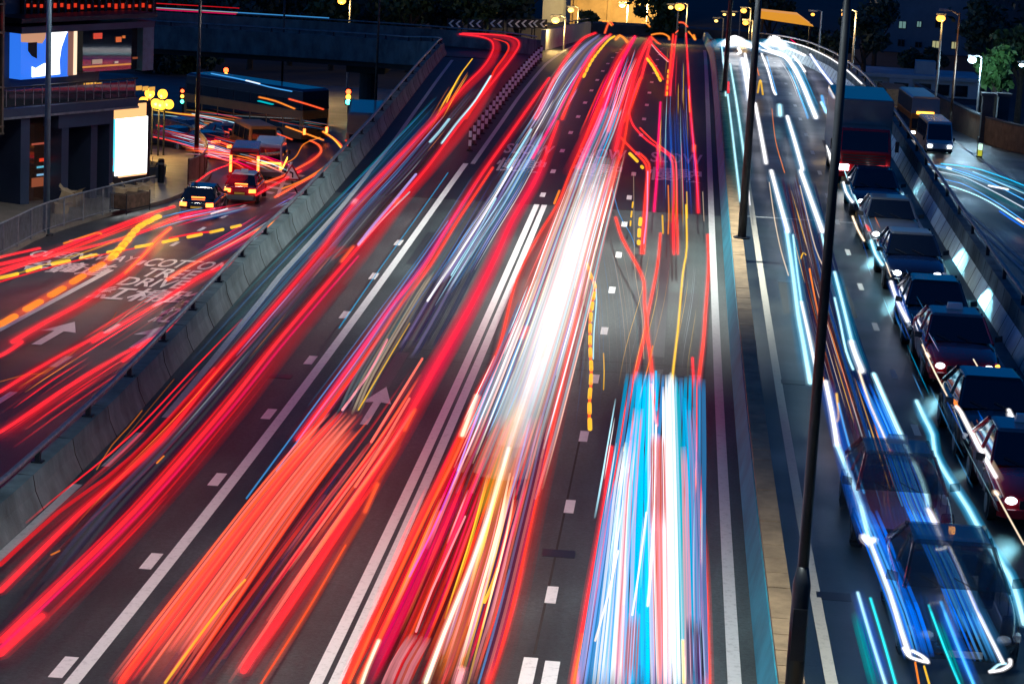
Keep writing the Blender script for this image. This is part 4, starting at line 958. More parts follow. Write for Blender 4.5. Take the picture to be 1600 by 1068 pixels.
P = hit(1408, 208, zl, 0); lorry(P[0], P[1] + 6, zl(P[1] + 6), math.pi + .06, 'navy', 'rust', 'dark box lorry half hidden by the right parapet beside the amber bus', 7.0, 3.4, True).scale = (.77, .77, .77)
# the left street: cars with glowing tail lamps
def lcar(px, py, rz, fn, *a, **k):
    P = hit(px, py, zl); o = fn(P[0], P[1], zl(P[1]) + .006, rz, *a, **k); return o
def ahead(o, d):
    d *= .77; rz = o.rotation_euler.z; o.location.x += -math.sin(rz) * d; o.location.y += math.cos(rz) * d; o.location.z = zl(o.location.y) + .006; o.scale = (.77, .77, .77); return o
LG = 'traffic on the left street'
ahead(lcar(306, 341, .04, sedan, 'black', 'black', 'dark saloon with glowing orange tail lamps nearest the guardrail end', LG, False, 'rear'), 2.3)
ahead(lcar(374, 318, .05, sedan, 'red', 'white', 'red and white roofed taxi just ahead of the dark saloon on the left street', LG, True, 'rear'), 2.3)
ahead(lcar(381, 286, .12, van, 'red', 'red van with a white roof glowing with tall tail lamps ahead of the taxi', 'van', 'van', 4.6, 1.7, 2.0, 'rear', LG), 2.3)
ahead(lcar(416, 281, .1, van, 'white', 'white van with an open lit rear beside the hatched island', 'van', 'van', 4.8, 1.75, 2.1, 'rear', LG, 'amber'), 2.4)
ahead(lcar(411, 249, .45, van, 'orange_p', 'amber sided van with orange lamps at its lower corners, behind the hatched island', 'van', 'van', 4.6, 1.8, 2.1, 'rear', LG), 2.3)
ahead(lcar(340, 246, .7, sedan, 'black', 'navy', 'dark blue saloon turning left just outside the brown curved railing', LG, False, 'rear'), 2.0)
ahead(lcar(306, 238, 1.0, sedan, 'black', 'black', 'black saloon farthest left behind the curved brown railing', LG, False, 'rear'), 2.0)
ahead(lcar(372, 232, .8, sedan, 'red', 'silver', 'red taxi turning left between the dark blue saloon and the bus', LG, True, 'rear'), 2.0)
ahead(lcar(318, 222, 1.15, sedan, 'navy', 'white', 'pale roofed saloon far round the left turn beyond the globe lamps', LG, False, 'rear'), 2.0)
P = hit(492, 222, zl); bb_ = bus(P[0] - 3.6, P[1] + 2.6, zl(P[1] + 2.6) + .005, .95, 'orange_p', 'navy', 'long blue topped bus turning left below the ramp bridge', 11.5, 2.5, 3.7, 2, 'rear', 'tail_or'); bb_.scale = (.77, .77, .77)
P = hit(568, 250, zl); bb_ = bus(P[0] - .3, P[1] + 3.0, zl(P[1] + 3) + .005, .12, 'silver', 'silver', 'silver roofed coach half hidden behind the concrete barrier on the left', 8.0, 2.4, 3.1, 1, 'rear'); bb_.scale = (.77, .77, .77)

# ------------------------------------------------------------------ trees
def leaf_mesh(name, R_, H, n, size, seed, clumps=9):
    r = np.random.default_rng(seed)
    cs = np.stack([r.normal(0, .42, clumps) * R_, r.normal(0, .42, clumps) * R_, r.uniform(-.42, .42, clumps) * H], 1)
    cr = r.uniform(.28, .6, clumps) * R_
    k = r.integers(0, clumps, n)
    d = r.normal(size=(n, 3)); d /= np.linalg.norm(d, axis=1)[:, None]
    p = cs[k] + d * (cr[k] * r.uniform(.55, 1.05, n))[:, None] * np.array((1, 1, .75))
    a = r.normal(size=(n, 3)); a /= np.linalg.norm(a, axis=1)[:, None]; b_ = np.cross(a, r.normal(size=(n, 3))); b_ /= np.linalg.norm(b_, axis=1)[:, None]
    s = size * r.uniform(.6, 1.3, n)[:, None]
    v = np.stack([p - a * s, p + b_ * s * .55, p + a * s, p - b_ * s * .55], 1).reshape(-1, 3)
    me = bpy.data.meshes.new(name); me.from_pydata(v.tolist(), [], [(4 * i, 4 * i + 1, 4 * i + 2, 4 * i + 3) for i in range(n)]); me.update(); return me
TM = {}
def tree(px, py, Y, R_, H, m_, label, seed, n=1500):
    P = atY(px, py, Y); zb = zl(Y)
    o = empty('tree', (P[0], Y, zb), seed * 1.3, label, 'tree', 'trees behind the roads')
    hc = P[2] - zb
    if hc < 1.2: hc = 1.2
    t = MB().tube([(0, 0, -.2), (.1, .05, hc * .55), (.0, .1, hc)], [.26, .2, .1], 8)
    for k in range(5):
        a = seed + k * 1.26; t.tube([(.05, .05, hc * (.45 + .08 * k)), (math.cos(a) * R_ * .35, math.sin(a) * R_ * .35, hc * (.7 + .07 * k)), (math.cos(a) * R_ * .6, math.sin(a) * R_ * .6, hc * (.85 + .07 * k))], [.11, .07, .03], 5)
    t.build('trunk', M['bark'], o)
    me = leaf_mesh('crown', R_, H, n, .22 + R_ * .035, seed); me.materials.append(M[m_])
    link('crown', me, o, (0, 0, hc))
    return o
TR = [(268, 40, 186, 2.3, 3.2, 'leaf', 'round dark green tree beside the corner building'), (330, 20, 196, 3.0, 4.0, 'leaf2', 'dark tree behind the tall left lamp column'), (392, 30, 190, 2.8, 4.0, 'leaf2', 'bushy dark tree left of the bridge, above the bus'),
      (455, 12, 200, 3.2, 4.2, 'leaf2', 'tall dark tree above the middle of the ramp bridge'), (520, 25, 196, 3.0, 3.8, 'leaf', 'dark tree under the lone orange lamp'), (585, 10, 204, 3.2, 4.4, 'leaf2', 'dark tree right of the lone orange lamp'),
      (640, 20, 200, 2.8, 3.6, 'leaf', 'dark tree left of the first chevron board'), (700, 2, 210, 3.0, 4.0, 'leaf2', 'dark tree behind the left chevron boards'), (755, 8, 206, 2.8, 3.8, 'leaf', 'dark tree behind the middle chevron boards'),
      (812, 2, 212, 2.8, 4.0, 'leaf2', 'dark tree behind the right chevron boards'), (918, 36, 205, .8, 1.6, 'leaf2', 'small dark tree in front of the lit stone building'), (1030, 18, 225, 2.2, 3.4, 'leaf', 'dark tree at the right end of the lit stone building'),
      (1352, 60, 205, 2.6, 3.8, 'leaf2', 'dark tree left of the block with lit windows, behind the near column'), (1372, 30, 215, 2.0, 3.2, 'leaf2', 'dark tree against the left side of the block with lit windows'), (1450, 92, 215, 1.3, 1.8, 'leaf2', 'low dark tree in front of the lit windows'),
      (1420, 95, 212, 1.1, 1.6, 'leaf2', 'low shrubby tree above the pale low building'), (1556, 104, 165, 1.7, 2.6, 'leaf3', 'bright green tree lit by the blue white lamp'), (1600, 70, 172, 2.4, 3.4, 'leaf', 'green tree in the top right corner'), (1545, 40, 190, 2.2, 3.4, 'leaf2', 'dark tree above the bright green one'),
      (248, 95, 178, 1.6, 1.8, 'leaf2', 'low dark tree at the corner of the screen building'), (300, 95, 180, 2.0, 2.0, 'leaf', 'low tree behind the globe lamps'), (1260, 65, 215, 2.2, 3.0, 'leaf2', 'dark tree beyond the bend of the right parapet'), (1205, 15, 225, 2.4, 3.0, 'leaf2', 'dark tree above the second dazzling headlight')]
for i, t in enumerate(TR): tree(*t, i + 3)
wd_ = leaf_mesh('woodland', 16, 7, 6000, .5, 99, 60); wd_.materials.append(M['leaf2'])
w1 = link('woodland', wd_, None, (-46, 240, zl(236) + 4)); w1['kind'] = 'stuff'; w1['label'] = 'dark wooded slope behind the left trees'; w1.scale = (1.6, .8, 1)
w2 = link('woodland', wd_, None, (46, 236, zl(236) + 3.5)); w2['kind'] = 'stuff'; w2['label'] = 'dark wooded slope behind the right street'; w2.scale = (1.1, .8, .8)

# ------------------------------------------------------------------ light trails left by the moving traffic
CLR = dict(red=(1, .012, .022), tail=(1, .03, .012), orr=(1, .09, .02), ora=(1, .24, .02), yel=(1, .55, .03), mag=(1, 0, .12), pink=(1, .30, .34), salm=(1, .16, .11), white=(1, .98, 1), cyan=(0, .42, .80),
           cyw=(.45, .85, 1), blue=(0, .13, .75), sky=(.05, .30, .70), navy=(.006, .02, .16), teal=(0, .24, .28), lav=(.42, .36, .82), beige=(.62, .46, .33), cream=(1, .78, .55), olive=(.10, .10, .05), purp=(.14, .03, .14), maroon=(.2, .008, .01), violet=(.35, .05, .5), grey=(.25, .28, .32))
prng = np.random.default_rng(11)
def to_path(pts, surf, h):
    out = []
    for p in pts:
        if len(p) == 3: out.append(np.array(p, float))
        else: out.append(hit(p[0], p[1], surf, h))
    P = catmull(out, 1.2)
    if len(P) > 160: P = P[np.linspace(0, len(P) - 1, 160).astype(int)]
    return P
def sides(P):
    T = np.gradient(P, axis=0); T[:, 2] = 0; T /= np.maximum(np.linalg.norm(T, axis=1), 1e-6)[:, None]
    return np.stack([T[:, 1], -T[:, 0], np.zeros(len(P))], 1)
class TB:
    def __init__(s): s.v = []; s.f = []; s.c = []; s.n = 0
    def tube(s, P, w, hgt, col, I, a, k=6, wob=.12, fade=0):
        N = len(P)
        if N < 2: return
        Sd = sides(P); ang = np.arange(k) * 2 * math.pi / k + math.pi / k
        ww = np.ones(N) * w
        V = P[:, None, :] + Sd[:, None, :] * (np.cos(ang)[None, :, None] * ww[:, None, None] / 2) + np.array((0, 0, 1.0)) * (np.sin(ang)[None, :, None] * hgt / 2)
        s.v.append(V.reshape(-1, 3))
        x = np.arange(N); kn = max(3, N // 7)
        m = np.interp(x, np.linspace(0, N - 1, kn), 1 + prng.uniform(-wob, wob, kn)) * I
        if fade: e_ = np.minimum(x, N - 1 - x) / max(1.0, fade * (N - 1)); m = m * np.clip(.12 + e_, 0, 1)
        fa = np.clip(.0 + np.minimum(x, N - 1 - x) / max(1.0, fade * (N - 1)), 0, 1) if fade else np.ones(N)
        c = np.concatenate([np.array(col)[None] * m[:, None], (a * fa)[:, None]], 1)
        s.c.append(np.repeat(c, k, axis=0))
        i = np.arange(N - 1)[:, None] * k; j = np.arange(k)[None]; j2 = (j + 1) % k
        F = np.stack([i + j, i + j2, i + k + j2, i + k + j], -1).reshape(-1, 4) + s.n
        s.f += F.tolist(); s.f.append([s.n + q for q in range(k - 1, -1, -1)]); s.f.append([s.n + (N - 1) * k + q for q in range(k)])
        s.n += N * k
    def build(s, name, parent=None):
        me = bpy.data.meshes.new(name); me.from_pydata(np.concatenate(s.v).tolist(), [], s.f)
        at = me.color_attributes.new('tcol', 'FLOAT_COLOR', 'POINT'); at.data.foreach_set('color', np.concatenate(s.c).astype(np.float32).ravel())
        me.materials.append(M['trail']); me.update(); return link(name, me, parent)
def sub(P, t0, t1):
    n = len(P) - 1; a = int(round(t0 * n)); b_ = max(a + 1, int(round(t1 * n))); return P[a:b_ + 1]
def shift(P, d, dz=0): return P + sides(P) * d + np.array((0, 0, dz))
NTR = 0
def trail(label, items, surf=zr, group='light trails', h=.75):
    """items: (mode, path, width m, colour, strength, options)"""
    global NTR
    parts = {}
    def tb(n): return parts.setdefault((n, idx), TB())
    for idx, it in enumerate(items):
        mode, pts, w, col, I = it[:5]; kw = it[5] if len(it) > 5 else {}
        P = to_path(pts, kw.get('surf', surf), kw.get('h', h)); c = CLR[col] if isinstance(col, str) else col
        if mode == 'c':                               # bright lamp streak with a soft edge
            hot = kw.get('hot', .04); cc = tuple(min(1.6, x + hot * .25) for x in c) if hot else c
            tb('core').tube(P, w * .5, min(w * .4, .14), cc, I * .62, .3)
            tb('glow').tube(shift(P, 0, .01), w * .85, min(w * .6, .2), c, I * .16, 0); tb('glow').tube(P, w * 1.3, min(w * .9, .26), c, I * .07, 0)
        elif mode == 's':                             # soft broad band
            for q in (1.0, .78, .56, .34): tb('glow').tube(P, w * q, min(w * q * .5, .25), c, I / 16, kw.get('a', .05), fade=kw.get('fade', .12))
        elif mode == 't': tb('streak').tube(P, w, min(w, .06), c, I * .62, .35)
        elif mode == 'f':                             # smear of a lit body: many fine parallel lines
            n = kw.get('n', 10); pal = kw.get('pal', [c])
            for q in range(n):
                d = (-.5 + (q + .5) / n) * w; jg = kw.get('jag', .07)
                tb('smear').tube(shift(sub(P, prng.uniform(0, jg), 1 - prng.uniform(0, jg)) if len(P) > 12 else P, d, prng.uniform(-.04, .04)), w / n * prng.uniform(.85, 1.2), .05, pal[prng.integers(len(pal))] if not isinstance(pal[0], str) else CLR[pal[prng.integers(len(pal))]], I * prng.uniform(*kw.get('var', (.35, .85))) / 2, kw.get('a', .25), k=4, fade=kw.get('fade', .06))
        elif mode == 'b':                             # loose bundle of thin streaks
            pal = kw.get('pal', [col]); 
            for q in range(kw.get('n', 12)):
                L = prng.uniform(*kw.get('len', (.35, .9))); t0 = prng.uniform(0, 1 - L) if L < 1 else 0
                d = prng.uniform(-.5, .5) * w
                Q = shift(sub(P, t0, min(1, t0 + L)), d, prng.uniform(-.15, .25))
                wq = prng.uniform(*kw.get('sw', (.012, .036))); br = prng.uniform(.15, 1.0) ** 2
                (parts.setdefault(('streak', idx, q), TB()) if kw.get('n', 12) <= 8 or kw.get('len', (0, 1))[1] <= .2 else tb('streak')).tube(Q, wq, min(.03, wq), CLR[pal[prng.integers(len(pal))]], I * (.12 + .7 * br), .3 * br, k=4, fade=.3)
        elif mode == 'd':                             # flashing indicator: beads along the path
            L = np.concatenate(([0], np.cumsum(np.linalg.norm(np.diff(P, axis=0), axis=1))))
            pitch = kw.get('pitch', 1.6); on = kw.get('on', .6); x = 0
            while x < L[-1] - .05:
                s_ = np.linspace(x, min(x + pitch * on, L[-1]), 5)
                Q = np.stack([np.interp(s_, L, P[:, k]) for k in range(3)], 1)
                parts.setdefault(('flash', idx, x), TB()).tube(Q, w, min(w, .14), c, I * .7, .4, k=6); x += pitch
    NTR += 1
    if len(parts) == 1:
        o = list(parts.values())[0].build('light_trail')
    else:
        P0 = list(parts.values())[0].v[0][0]
        o = empty('light_trail', (float(P0[0]), float(P0[1]), float(P0[2])))
        for n, t in parts.items(): child(t.build(n[0]), o)
    return tag(o, label, 'light trail', group)
RAMP3 = lambda d, n0=2, n1=9: [(float(p[0] + 0), float(p[1]), float(zramp(c) + .75)) for p, c in list(zip(offs(rc, d), rc))[7::2]]

RA = [(752, 108), (765, 90), (771, 74), (766, 63), (748, 57), (718, 53.5)]
RB = [(790, 103), (804, 84), (811, 70), (806, 61), (788, 56), (755, 53.5), (722, 52.5)]
# --- first lane, round the ramp bend
A1 = [(0, 923), (127, 799), (250, 689), (335, 584), (400, 512), (500, 394), (552, 319), (605, 264), (682, 184), (726, 134)]
B1 = [(0, 1001), (207, 801), (350, 639), (435, 532), (555, 392), (617, 319), (665, 265), (725, 185), (770, 128)]
trail('broad crimson trail on the left side of the first lane, sweeping round the ramp bend', [('c', A1 + RA, .16, 'red', .95), ('s', A1 + RA, .4, 'red', .4), ('s', [(430, 490), (500, 402), (560, 318), (640, 232), (700, 165)] + [(x + 6, y + 1) for x, y in RA], .5, 'red', 1.0)], group='first lane trails')
trail('broad crimson trail on the right side of the first lane, reaching the outer ramp bend', [('c', B1 + RB, .16, 'red', 1.0), ('s', B1 + RB, .4, 'red', .4), ('c', [(0, 1012), (213, 806), (360, 640), (447, 532), (560, 400)], .08, 'mag', .6), ('s', [(560, 405), (617, 326), (680, 255), (740, 180)] + [(x - 7, y + 2) for x, y in RB], .5, 'red', 1.0), ('t', [(728, 186), (762, 132)] + [(x - 16, y + 5) for x, y in RB[:5]], .12, 'tail', .9)], group='first lane trails')
trail('thin dark red trail hugging the white edge line of the first lane', [('t', [(0, 882), (92, 799), (207, 712), (335, 575)], .07, 'red', .6), ('s', [(0, 890), (92, 808), (207, 722), (345, 577), (440, 468)], .35, 'red', .25), ('b', [(0, 905), (110, 805), (230, 700), (340, 578), (440, 470)], .9, 'maroon', 1.4, dict(n=14, pal=['red', 'maroon', 'maroon']))], group='first lane trails')
trail('outermost dim red trail fading on the right flank of the first lane', [('s', [(0, 1038), (225, 806), (370, 640), (455, 532), (560, 405), (640, 300)], .5, 'red', .45), ('b', [(0, 1030), (222, 808), (365, 640), (450, 534)], .45, 'red', .5, dict(n=7))], group='first lane trails')
trail('fat short red trail ending blunt at the bottom left corner', [('c', [(0, 1021), (40, 984), (66, 961)], .2, 'red', 1.0)], group='first lane trails')
trail('dull grey violet smear between the two crimson trails of the first lane', [('f', [(20, 985), (160, 806), (300, 655), (415, 520), (530, 385), (590, 315), (640, 262), (704, 186), (750, 130)], 1.0, 'grey', .16, dict(n=12, pal=['grey', 'lav', 'olive', 'purp', 'maroon'], a=.18)), ('b', [(20, 985), (160, 806), (300, 655), (415, 520), (530, 385), (590, 315), (640, 262), (704, 186)], 1.0, 'olive', .9, dict(n=16, pal=['grey', 'olive', 'ora', 'lav'], len=(.05, .2)))], group='first lane trails')
trail('faint blue streaks along the foot of the concrete barrier in the first lane', [('f', [(330, 570), (440, 440), (520, 350), (610, 250), (690, 160)], .8, 'sky', .10, dict(n=9, pal=['sky', 'blue', 'teal'], a=.05)), ('b', [(300, 600), (430, 450), (520, 352), (620, 245), (700, 155)], 1.3, 'sky', .5, dict(n=22, pal=['sky', 'sky', 'teal', 'navy']))], group='first lane trails')
trail('amber hairline trails fanning out below the ramp bend', [('t', [(738, 92), (716, 122), (698, 160)], .05, 'yel', 1), ('b', [(728, 112), (704, 150), (688, 178), (668, 210)], .5, 'yel', 1.0, dict(n=12, pal=['yel', 'ora', 'ora'], len=(.4, .8)))], group='first lane trails')
trail('slim white trail lying over the right crimson trail near the ramp bend', [('c', [(767, 119), (742, 158), (714, 192), (690, 224)], .11, 'cyw', 1.1), ('t', [(650, 272), (615, 315), (585, 350), (560, 382)], .09, 'lav', 1.0), ('t', [(702, 186), (688, 204), (672, 222)], .12, 'cyw', .9), ('t', [(640, 300), (600, 340), (560, 384)], .05, 'cyw', .6)], group='first lane trails')
trail('square ended orange red patch in the middle of the first lane', [('f', [(500, 403), (516, 392), (530, 383)], .75, 'tail', .5, dict(n=6, a=.2)), ('c', [(533, 409), (552, 385)], .14, 'orr', 1.0), ('c', [(617, 320), (622, 312)], .2, 'orr', 1), ('c', [(552, 318), (556, 313)], .2, 'pink', 1)], group='first lane trails')
trail('thin yellow sparks at the foot of the barrier near the broken edge line', [('t', [(151, 733), (175, 695), (200, 668), (222, 641)], .018, 'ora', .5), ('t', [(168, 712), (190, 690), (232, 640), (272, 592)], .012, 'ora', .25), ('t', [(245, 723), (256, 712)], .03, 'ora', .9), ('t', [(80, 866), (93, 860)], .03, 'ora', .6)], group='first lane trails')
BR = RAMP3(-.8)[::3]
trail('pink red trails running along the ramp bridge behind its parapet', [('t', [(p[0], p[1], p[2] + .55) for p in BR[3:]], .06, 'mag', .6), ('t', [(p[0], p[1] + 1, p[2] + .85) for p in BR[3:]], .05, 'red', .6), ('t', [(p[0], p[1] + .5, p[2] + .6) for p in BR[3:6]], .04, 'yel', .5), ('t', [(p[0], p[1] + 2, p[2] + .5) for p in BR[2:5]], .08, 'sky', .8)], group='first lane trails')

# --- second lane
L2 = [(465, 687), (520, 612), (580, 525), (615, 474), (660, 420), (700, 354), (732, 304), (757, 266), (800, 205), (830, 162), (858, 122)]
R2 = [(380, 1048), (400, 1016), (450, 946), (500, 872), (545, 801), (575, 753), (620, 680), (677, 580), (705, 532), (740, 470), (775, 400), (800, 345), (832, 290), (850, 250), (872, 190)]
trail('twin bright red trails along the left of the second lane', [('c', L2, .17, 'red', 1.0), ('c', [(478, 686), (535, 608), (592, 528), (628, 474), (672, 415), (715, 345), (745, 300), (770, 262)], .13, 'tail', 1.0), ('s', L2, .5, 'red', .5), ('c', [(837, 185), (867, 122), (892, 82), (912, 60), (930, 52)], .3, 'red', .95), ('t', [(535, 640), (575, 585), (605, 530)], .05, 'pink', 1.1)], group='second lane trails')
trail('wide magenta red trail along the right of the second lane', [('c', R2, .2, 'red', .95), ('s', R2, .6, 'red', .8), ('s', [(640, 640), (690, 560), (730, 490), (765, 420), (800, 345), (832, 288), (850, 252)], .5, 'mag', .9), ('c', [(832, 248), (852, 212), (870, 180), (885, 150), (902, 118), (926, 80), (948, 56)], .16, 'mag', .9), ('c', [(878, 186), (892, 152), (908, 118), (932, 76), (954, 54)], .26, 'tail', .9), ('t', [(580, 690), (620, 625), (660, 560)], .05, 'salm', 1.2), ('t', [(555, 760), (600, 690), (640, 622)], .05, 'salm', 1.2)], group='second lane trails')
SAL = [(228, 1066), (330, 925), (430, 788), (500, 700), (546, 648)]
trail('wide salmon pink band of fine parallel lines at the bottom of the second lane', [('s', SAL, .6, 'salm', .9), ('f', SAL, .95, 'salm', 1.2, dict(n=40, pal=['salm', 'salm', 'tail', 'red', 'orr'], a=.2, var=(.4, .95), fade=.12, jag=.12)), ('c', [(189, 1066), (300, 916), (400, 801), (440, 745), (480, 690)], .17, 'tail', 1.0), ('s', [(189, 1066), (300, 916), (400, 801), (470, 700)], .5, 'red', .55), ('t', [(258, 1066), (300, 1008), (345, 948), (383, 905)], .035, 'yel', .8)], group='second lane trails', h=.9)
trail('pale beige smear with a square top in the middle of the second lane', [('f', [(548, 643), (575, 585), (625, 500), (652, 455), (670, 428)], .5, 'beige', .62, dict(n=10, pal=['beige', 'beige', 'cream', 'grey'], a=.35)), ('t', [(560, 640), (610, 555), (640, 505)], .03, 'yel', .8)], group='second lane trails')
trail('loose red and maroon streaks low on the right of the second lane', [('f', [(285, 1066), (400, 905), (470, 802), (520, 725)], .75, 'maroon', .3, dict(n=10, pal=['maroon', 'red', 'purp', 'navy'], a=.2)), ('b', [(330, 1066), (425, 930), (512, 808), (598, 690), (665, 585)], .7, 'red', .9, dict(n=24, pal=['red', 'tail', 'orr', 'salm', 'maroon'], sw=(.02, .08)))], group='second lane trails')
trail('single thin orange trail beside the second lane, next to the double white line', [('s', [(405, 1072), (482, 950), (540, 851), (570, 800), (592, 748), (618, 700), (645, 645)], .15, 'orr', .9), ('t', [(405, 1072), (482, 950), (540, 851)], .03, 'orr', .9), ('c', [(632, 672), (640, 655), (648, 640)], .12, 'orr', .8), ('c', [(570, 800), (590, 756)], .1, 'orr', .8)], group='second lane trails')
trail('slate blue smear between the two red trails of the second lane', [('f', [(640, 560), (680, 490), (740, 380), (790, 295)], .95, 'navy', .35, dict(n=12, pal=['navy', 'lav', 'navy', 'grey'], a=.25)), ('f', [(690, 455), (740, 380), (785, 310), (815, 258), (845, 205)], .8, 'sky', .7, dict(n=12, pal=['sky', 'lav', 'cyw', 'grey'], a=.15)), ('b', [(680, 480), (740, 380), (785, 310), (815, 258), (845, 205), (875, 150), (905, 105)], 1.1, 'cyw', .9, dict(n=40, pal=['cyw', 'sky', 'lav', 'white', 'cream', 'sky'], len=(.12, .4)))], group='second lane trails')
trail('white hairline trail at the left edge of the magenta trail in the second lane', [('t', [(668, 470), (720, 392), (760, 330), (800, 262)], .06, 'white', 1.1), ('t', [(705, 430), (745, 365), (775, 310)], .05, 'cyw', 1.0), ('t', [(793, 262), (812, 232), (830, 202)], .08, 'cyw', 1.0), ('b', [(760, 300), (800, 235), (840, 175), (870, 120), (905, 80), (935, 55)], .5, 'cream', .8, dict(n=12, pal=['cream', 'cyw', 'grey', 'lav']))], group='second lane trails')
trail('bright blue hairlines just right of the solid white line', [('t', [(385, 778), (450, 690), (500, 622), (570, 528), (640, 430), (700, 345)], .03, 'sky', .8), ('t', [(432, 735), (500, 640), (560, 560), (620, 470)], .03, 'sky', .6), ('b', [(400, 790), (470, 695), (540, 600), (610, 500), (690, 385), (760, 270)], .75, 'sky', .5, dict(n=22, pal=['sky', 'blue', 'teal', 'navy'])), ('t', [(530, 512), (590, 425), (640, 355), (700, 270)], .03, 'cyan', .6)], group='second lane trails')
trail('grey haze smear high in the second lane up to the crest', [('f', [(840, 215), (866, 165), (895, 112), (922, 75), (948, 55)], 1.0, 'grey', .5, dict(n=9, pal=['grey', 'lav', 'beige', 'olive'], a=.2)), ('d', [(912, 120), (925, 95), (940, 75), (952, 62), (960, 57)], .14, 'yel', 1.0, dict(pitch=3.2, on=.55)), ('c', [(962, 62), (968, 56), (975, 60), (980, 66)], .25, 'ora', 1), ('c', [(945, 52), (952, 34, ) , (958, 39)], .2, 'orr', 1)], group='second lane trails')

# --- third lane: the widest and whitest
L3 = [(530, 1066), (590, 930), (652, 801), (700, 705), (740, 612), (772, 546), (800, 437), (832, 372), (865, 317), (885, 267), (917, 195), (940, 140), (960, 92), (985, 56)]
trail('long orange red trail beside the double white line, edge of the third lane', [('c', [(x + 7, y) for x, y in L3], .12, 'tail', 1.0), ('s', [(x + 10, y) for x, y in L3], .3, 'tail', .6), ('c', [(545, 1066), (600, 944), (662, 812), (715, 705), (750, 620)], .08, 'orr', 1.0), ('c', [(560, 1066), (640, 900), (688, 800)], .1, 'orr', .9)], group='third lane trails')
R3 = [(762, 1066), (800, 944), (832, 801), (862, 672), (892, 532), (922, 372), (942, 300), (962, 262), (975, 222), (986, 160), (1000, 122)]
trail('lone orange red trail on the right edge of the third lane', [('c', R3, .15, 'tail', 1.0), ('s', R3, .5, 'tail', .55), ('t', [(748, 1066), (770, 990), (796, 890)], .03, 'sky', .7)], group='third lane trails')
MID3 = [(640, 1066), (690, 945), (735, 820), (780, 700), (830, 560), (862, 470), (895, 380), (925, 290), (945, 225), (965, 150), (985, 90)]
trail('broad scarlet band filling the bottom of the third lane', [('f', [(612, 1066), (665, 950), (715, 830), (752, 730), (785, 650)], 1.45, 'red', 1.0, dict(n=30, pal=['red', 'red', 'tail', 'mag', 'red', 'orr', 'maroon'], a=.5)), ('b', [(640, 1066), (690, 945), (735, 820), (772, 720)], 2.1, 'orr', 1.0, dict(n=40, pal=['orr', 'tail', 'pink', 'red', 'ora', 'mag'], sw=(.02, .07), len=(.15, .6)))], group='third lane trails', h=.7)
trail('violet and magenta ribbon inside the scarlet band of the third lane', [('s', [(575, 1066), (640, 932), (690, 830), (722, 760)], .22, 'mag', 1.3), ('t', [(640, 900), (675, 830), (715, 735), (745, 650)], .03, 'violet', 1.3), ('t', [(715, 735), (735, 680), (770, 590)], .03, 'lav', 1.1)], group='third lane trails', h=1.0)
trail('salmon square ended patch low in the third lane', [('f', [(611, 1080), (630, 1035), (655, 994)], .34, 'salm', 1.2, dict(n=9, pal=['salm', 'red', 'pink'], a=.5)), ('t', [(650, 986), (675, 921), (700, 866), (727, 806)], .03, 'pink', 1.1), ('c', [(565, 1068), (575, 1040), (592, 1000)], .07, 'cream', 1.1, dict(hot=0))], group='third lane trails', h=1.1)
trail('golden yellow trails curving low on the right of the third lane', [('c', [(665, 1066), (695, 986), (728, 905), (750, 846), (775, 770), (795, 700)], .10, 'cream', 1.2, dict(hot=0)), ('s', [(690, 1066), (722, 960), (750, 880), (775, 790), (795, 720)], .4, 'ora', 1.1), ('s', [(760, 810), (775, 755), (795, 690), (812, 625)], .5, 'yel', 1.1), ('b', [(700, 1066), (735, 945), (765, 840), (790, 730)], .7, 'yel', 1.1, dict(n=22, pal=['yel', 'ora', 'cream', 'pink'], sw=(.02, .05))), ('t', [(757, 940), (768, 915), (778, 888)], .05, 'yel', 1.1)], group='third lane trails', h=.9)
trail('soft pink and peach smear on the right half of the third lane', [('f', [(715, 1066), (752, 950), (785, 830), (812, 730), (832, 650)], .85, 'pink', .95, dict(n=18, pal=['pink', 'salm', 'red', 'purp', 'lav'], a=.4)), ('c', [(715, 1068), (722, 1045)], .15, 'pink', 1)], group='third lane trails', h=.85)
trail('blinding white hot band down the centre of the third lane', [('s', [(785, 740), (812, 665), (845, 560), (872, 475), (900, 380), (925, 300), (940, 250)], 1.1, 'white', 1.5, dict(fade=.45)), ('s', [(800, 690), (835, 590), (860, 505), (885, 425), (908, 350), (926, 292)], .65, 'white', 2.1, dict(fade=.4)), ('f', [(770, 770), (805, 680), (845, 560), (872, 475), (900, 380), (925, 300), (945, 235)], 1.6, 'pink', .8, dict(n=30, pal=['white', 'pink', 'cyw', 'lav', 'cream', 'salm'], a=.15, fade=.3)), ('b', [(770, 780), (805, 680), (845, 560), (872, 475), (900, 380), (925, 300), (945, 235)], 1.7, 'white', 1.2, dict(n=40, pal=['white', 'cyw', 'pink', 'cream'], len=(.2, .5)))], group='third lane trails', h=1.1)
trail('turquoise streaks with orange glints where the white band begins, third lane', [('f', [(760, 665), (785, 600), (812, 535), (835, 470)], .8, 'cyan', .55, dict(n=12, pal=['cyan', 'teal', 'cyw', 'lav', 'grey'], a=.3)), ('b', [(750, 680), (785, 600), (812, 535), (840, 460)], 1.0, 'cyw', 1.0, dict(n=22, pal=['cyan', 'cyw', 'white', 'sky'], len=(.15, .5))), ('c', [(815, 528), (823, 512)], .2, 'orr', 1), ('c', [(848, 560), (855, 540)], .22, 'orr', 1), ('c', [(722, 680), (734, 648), (745, 618)], .13, 'cream', .95, dict(hot=0))], group='third lane trails', h=1.0)
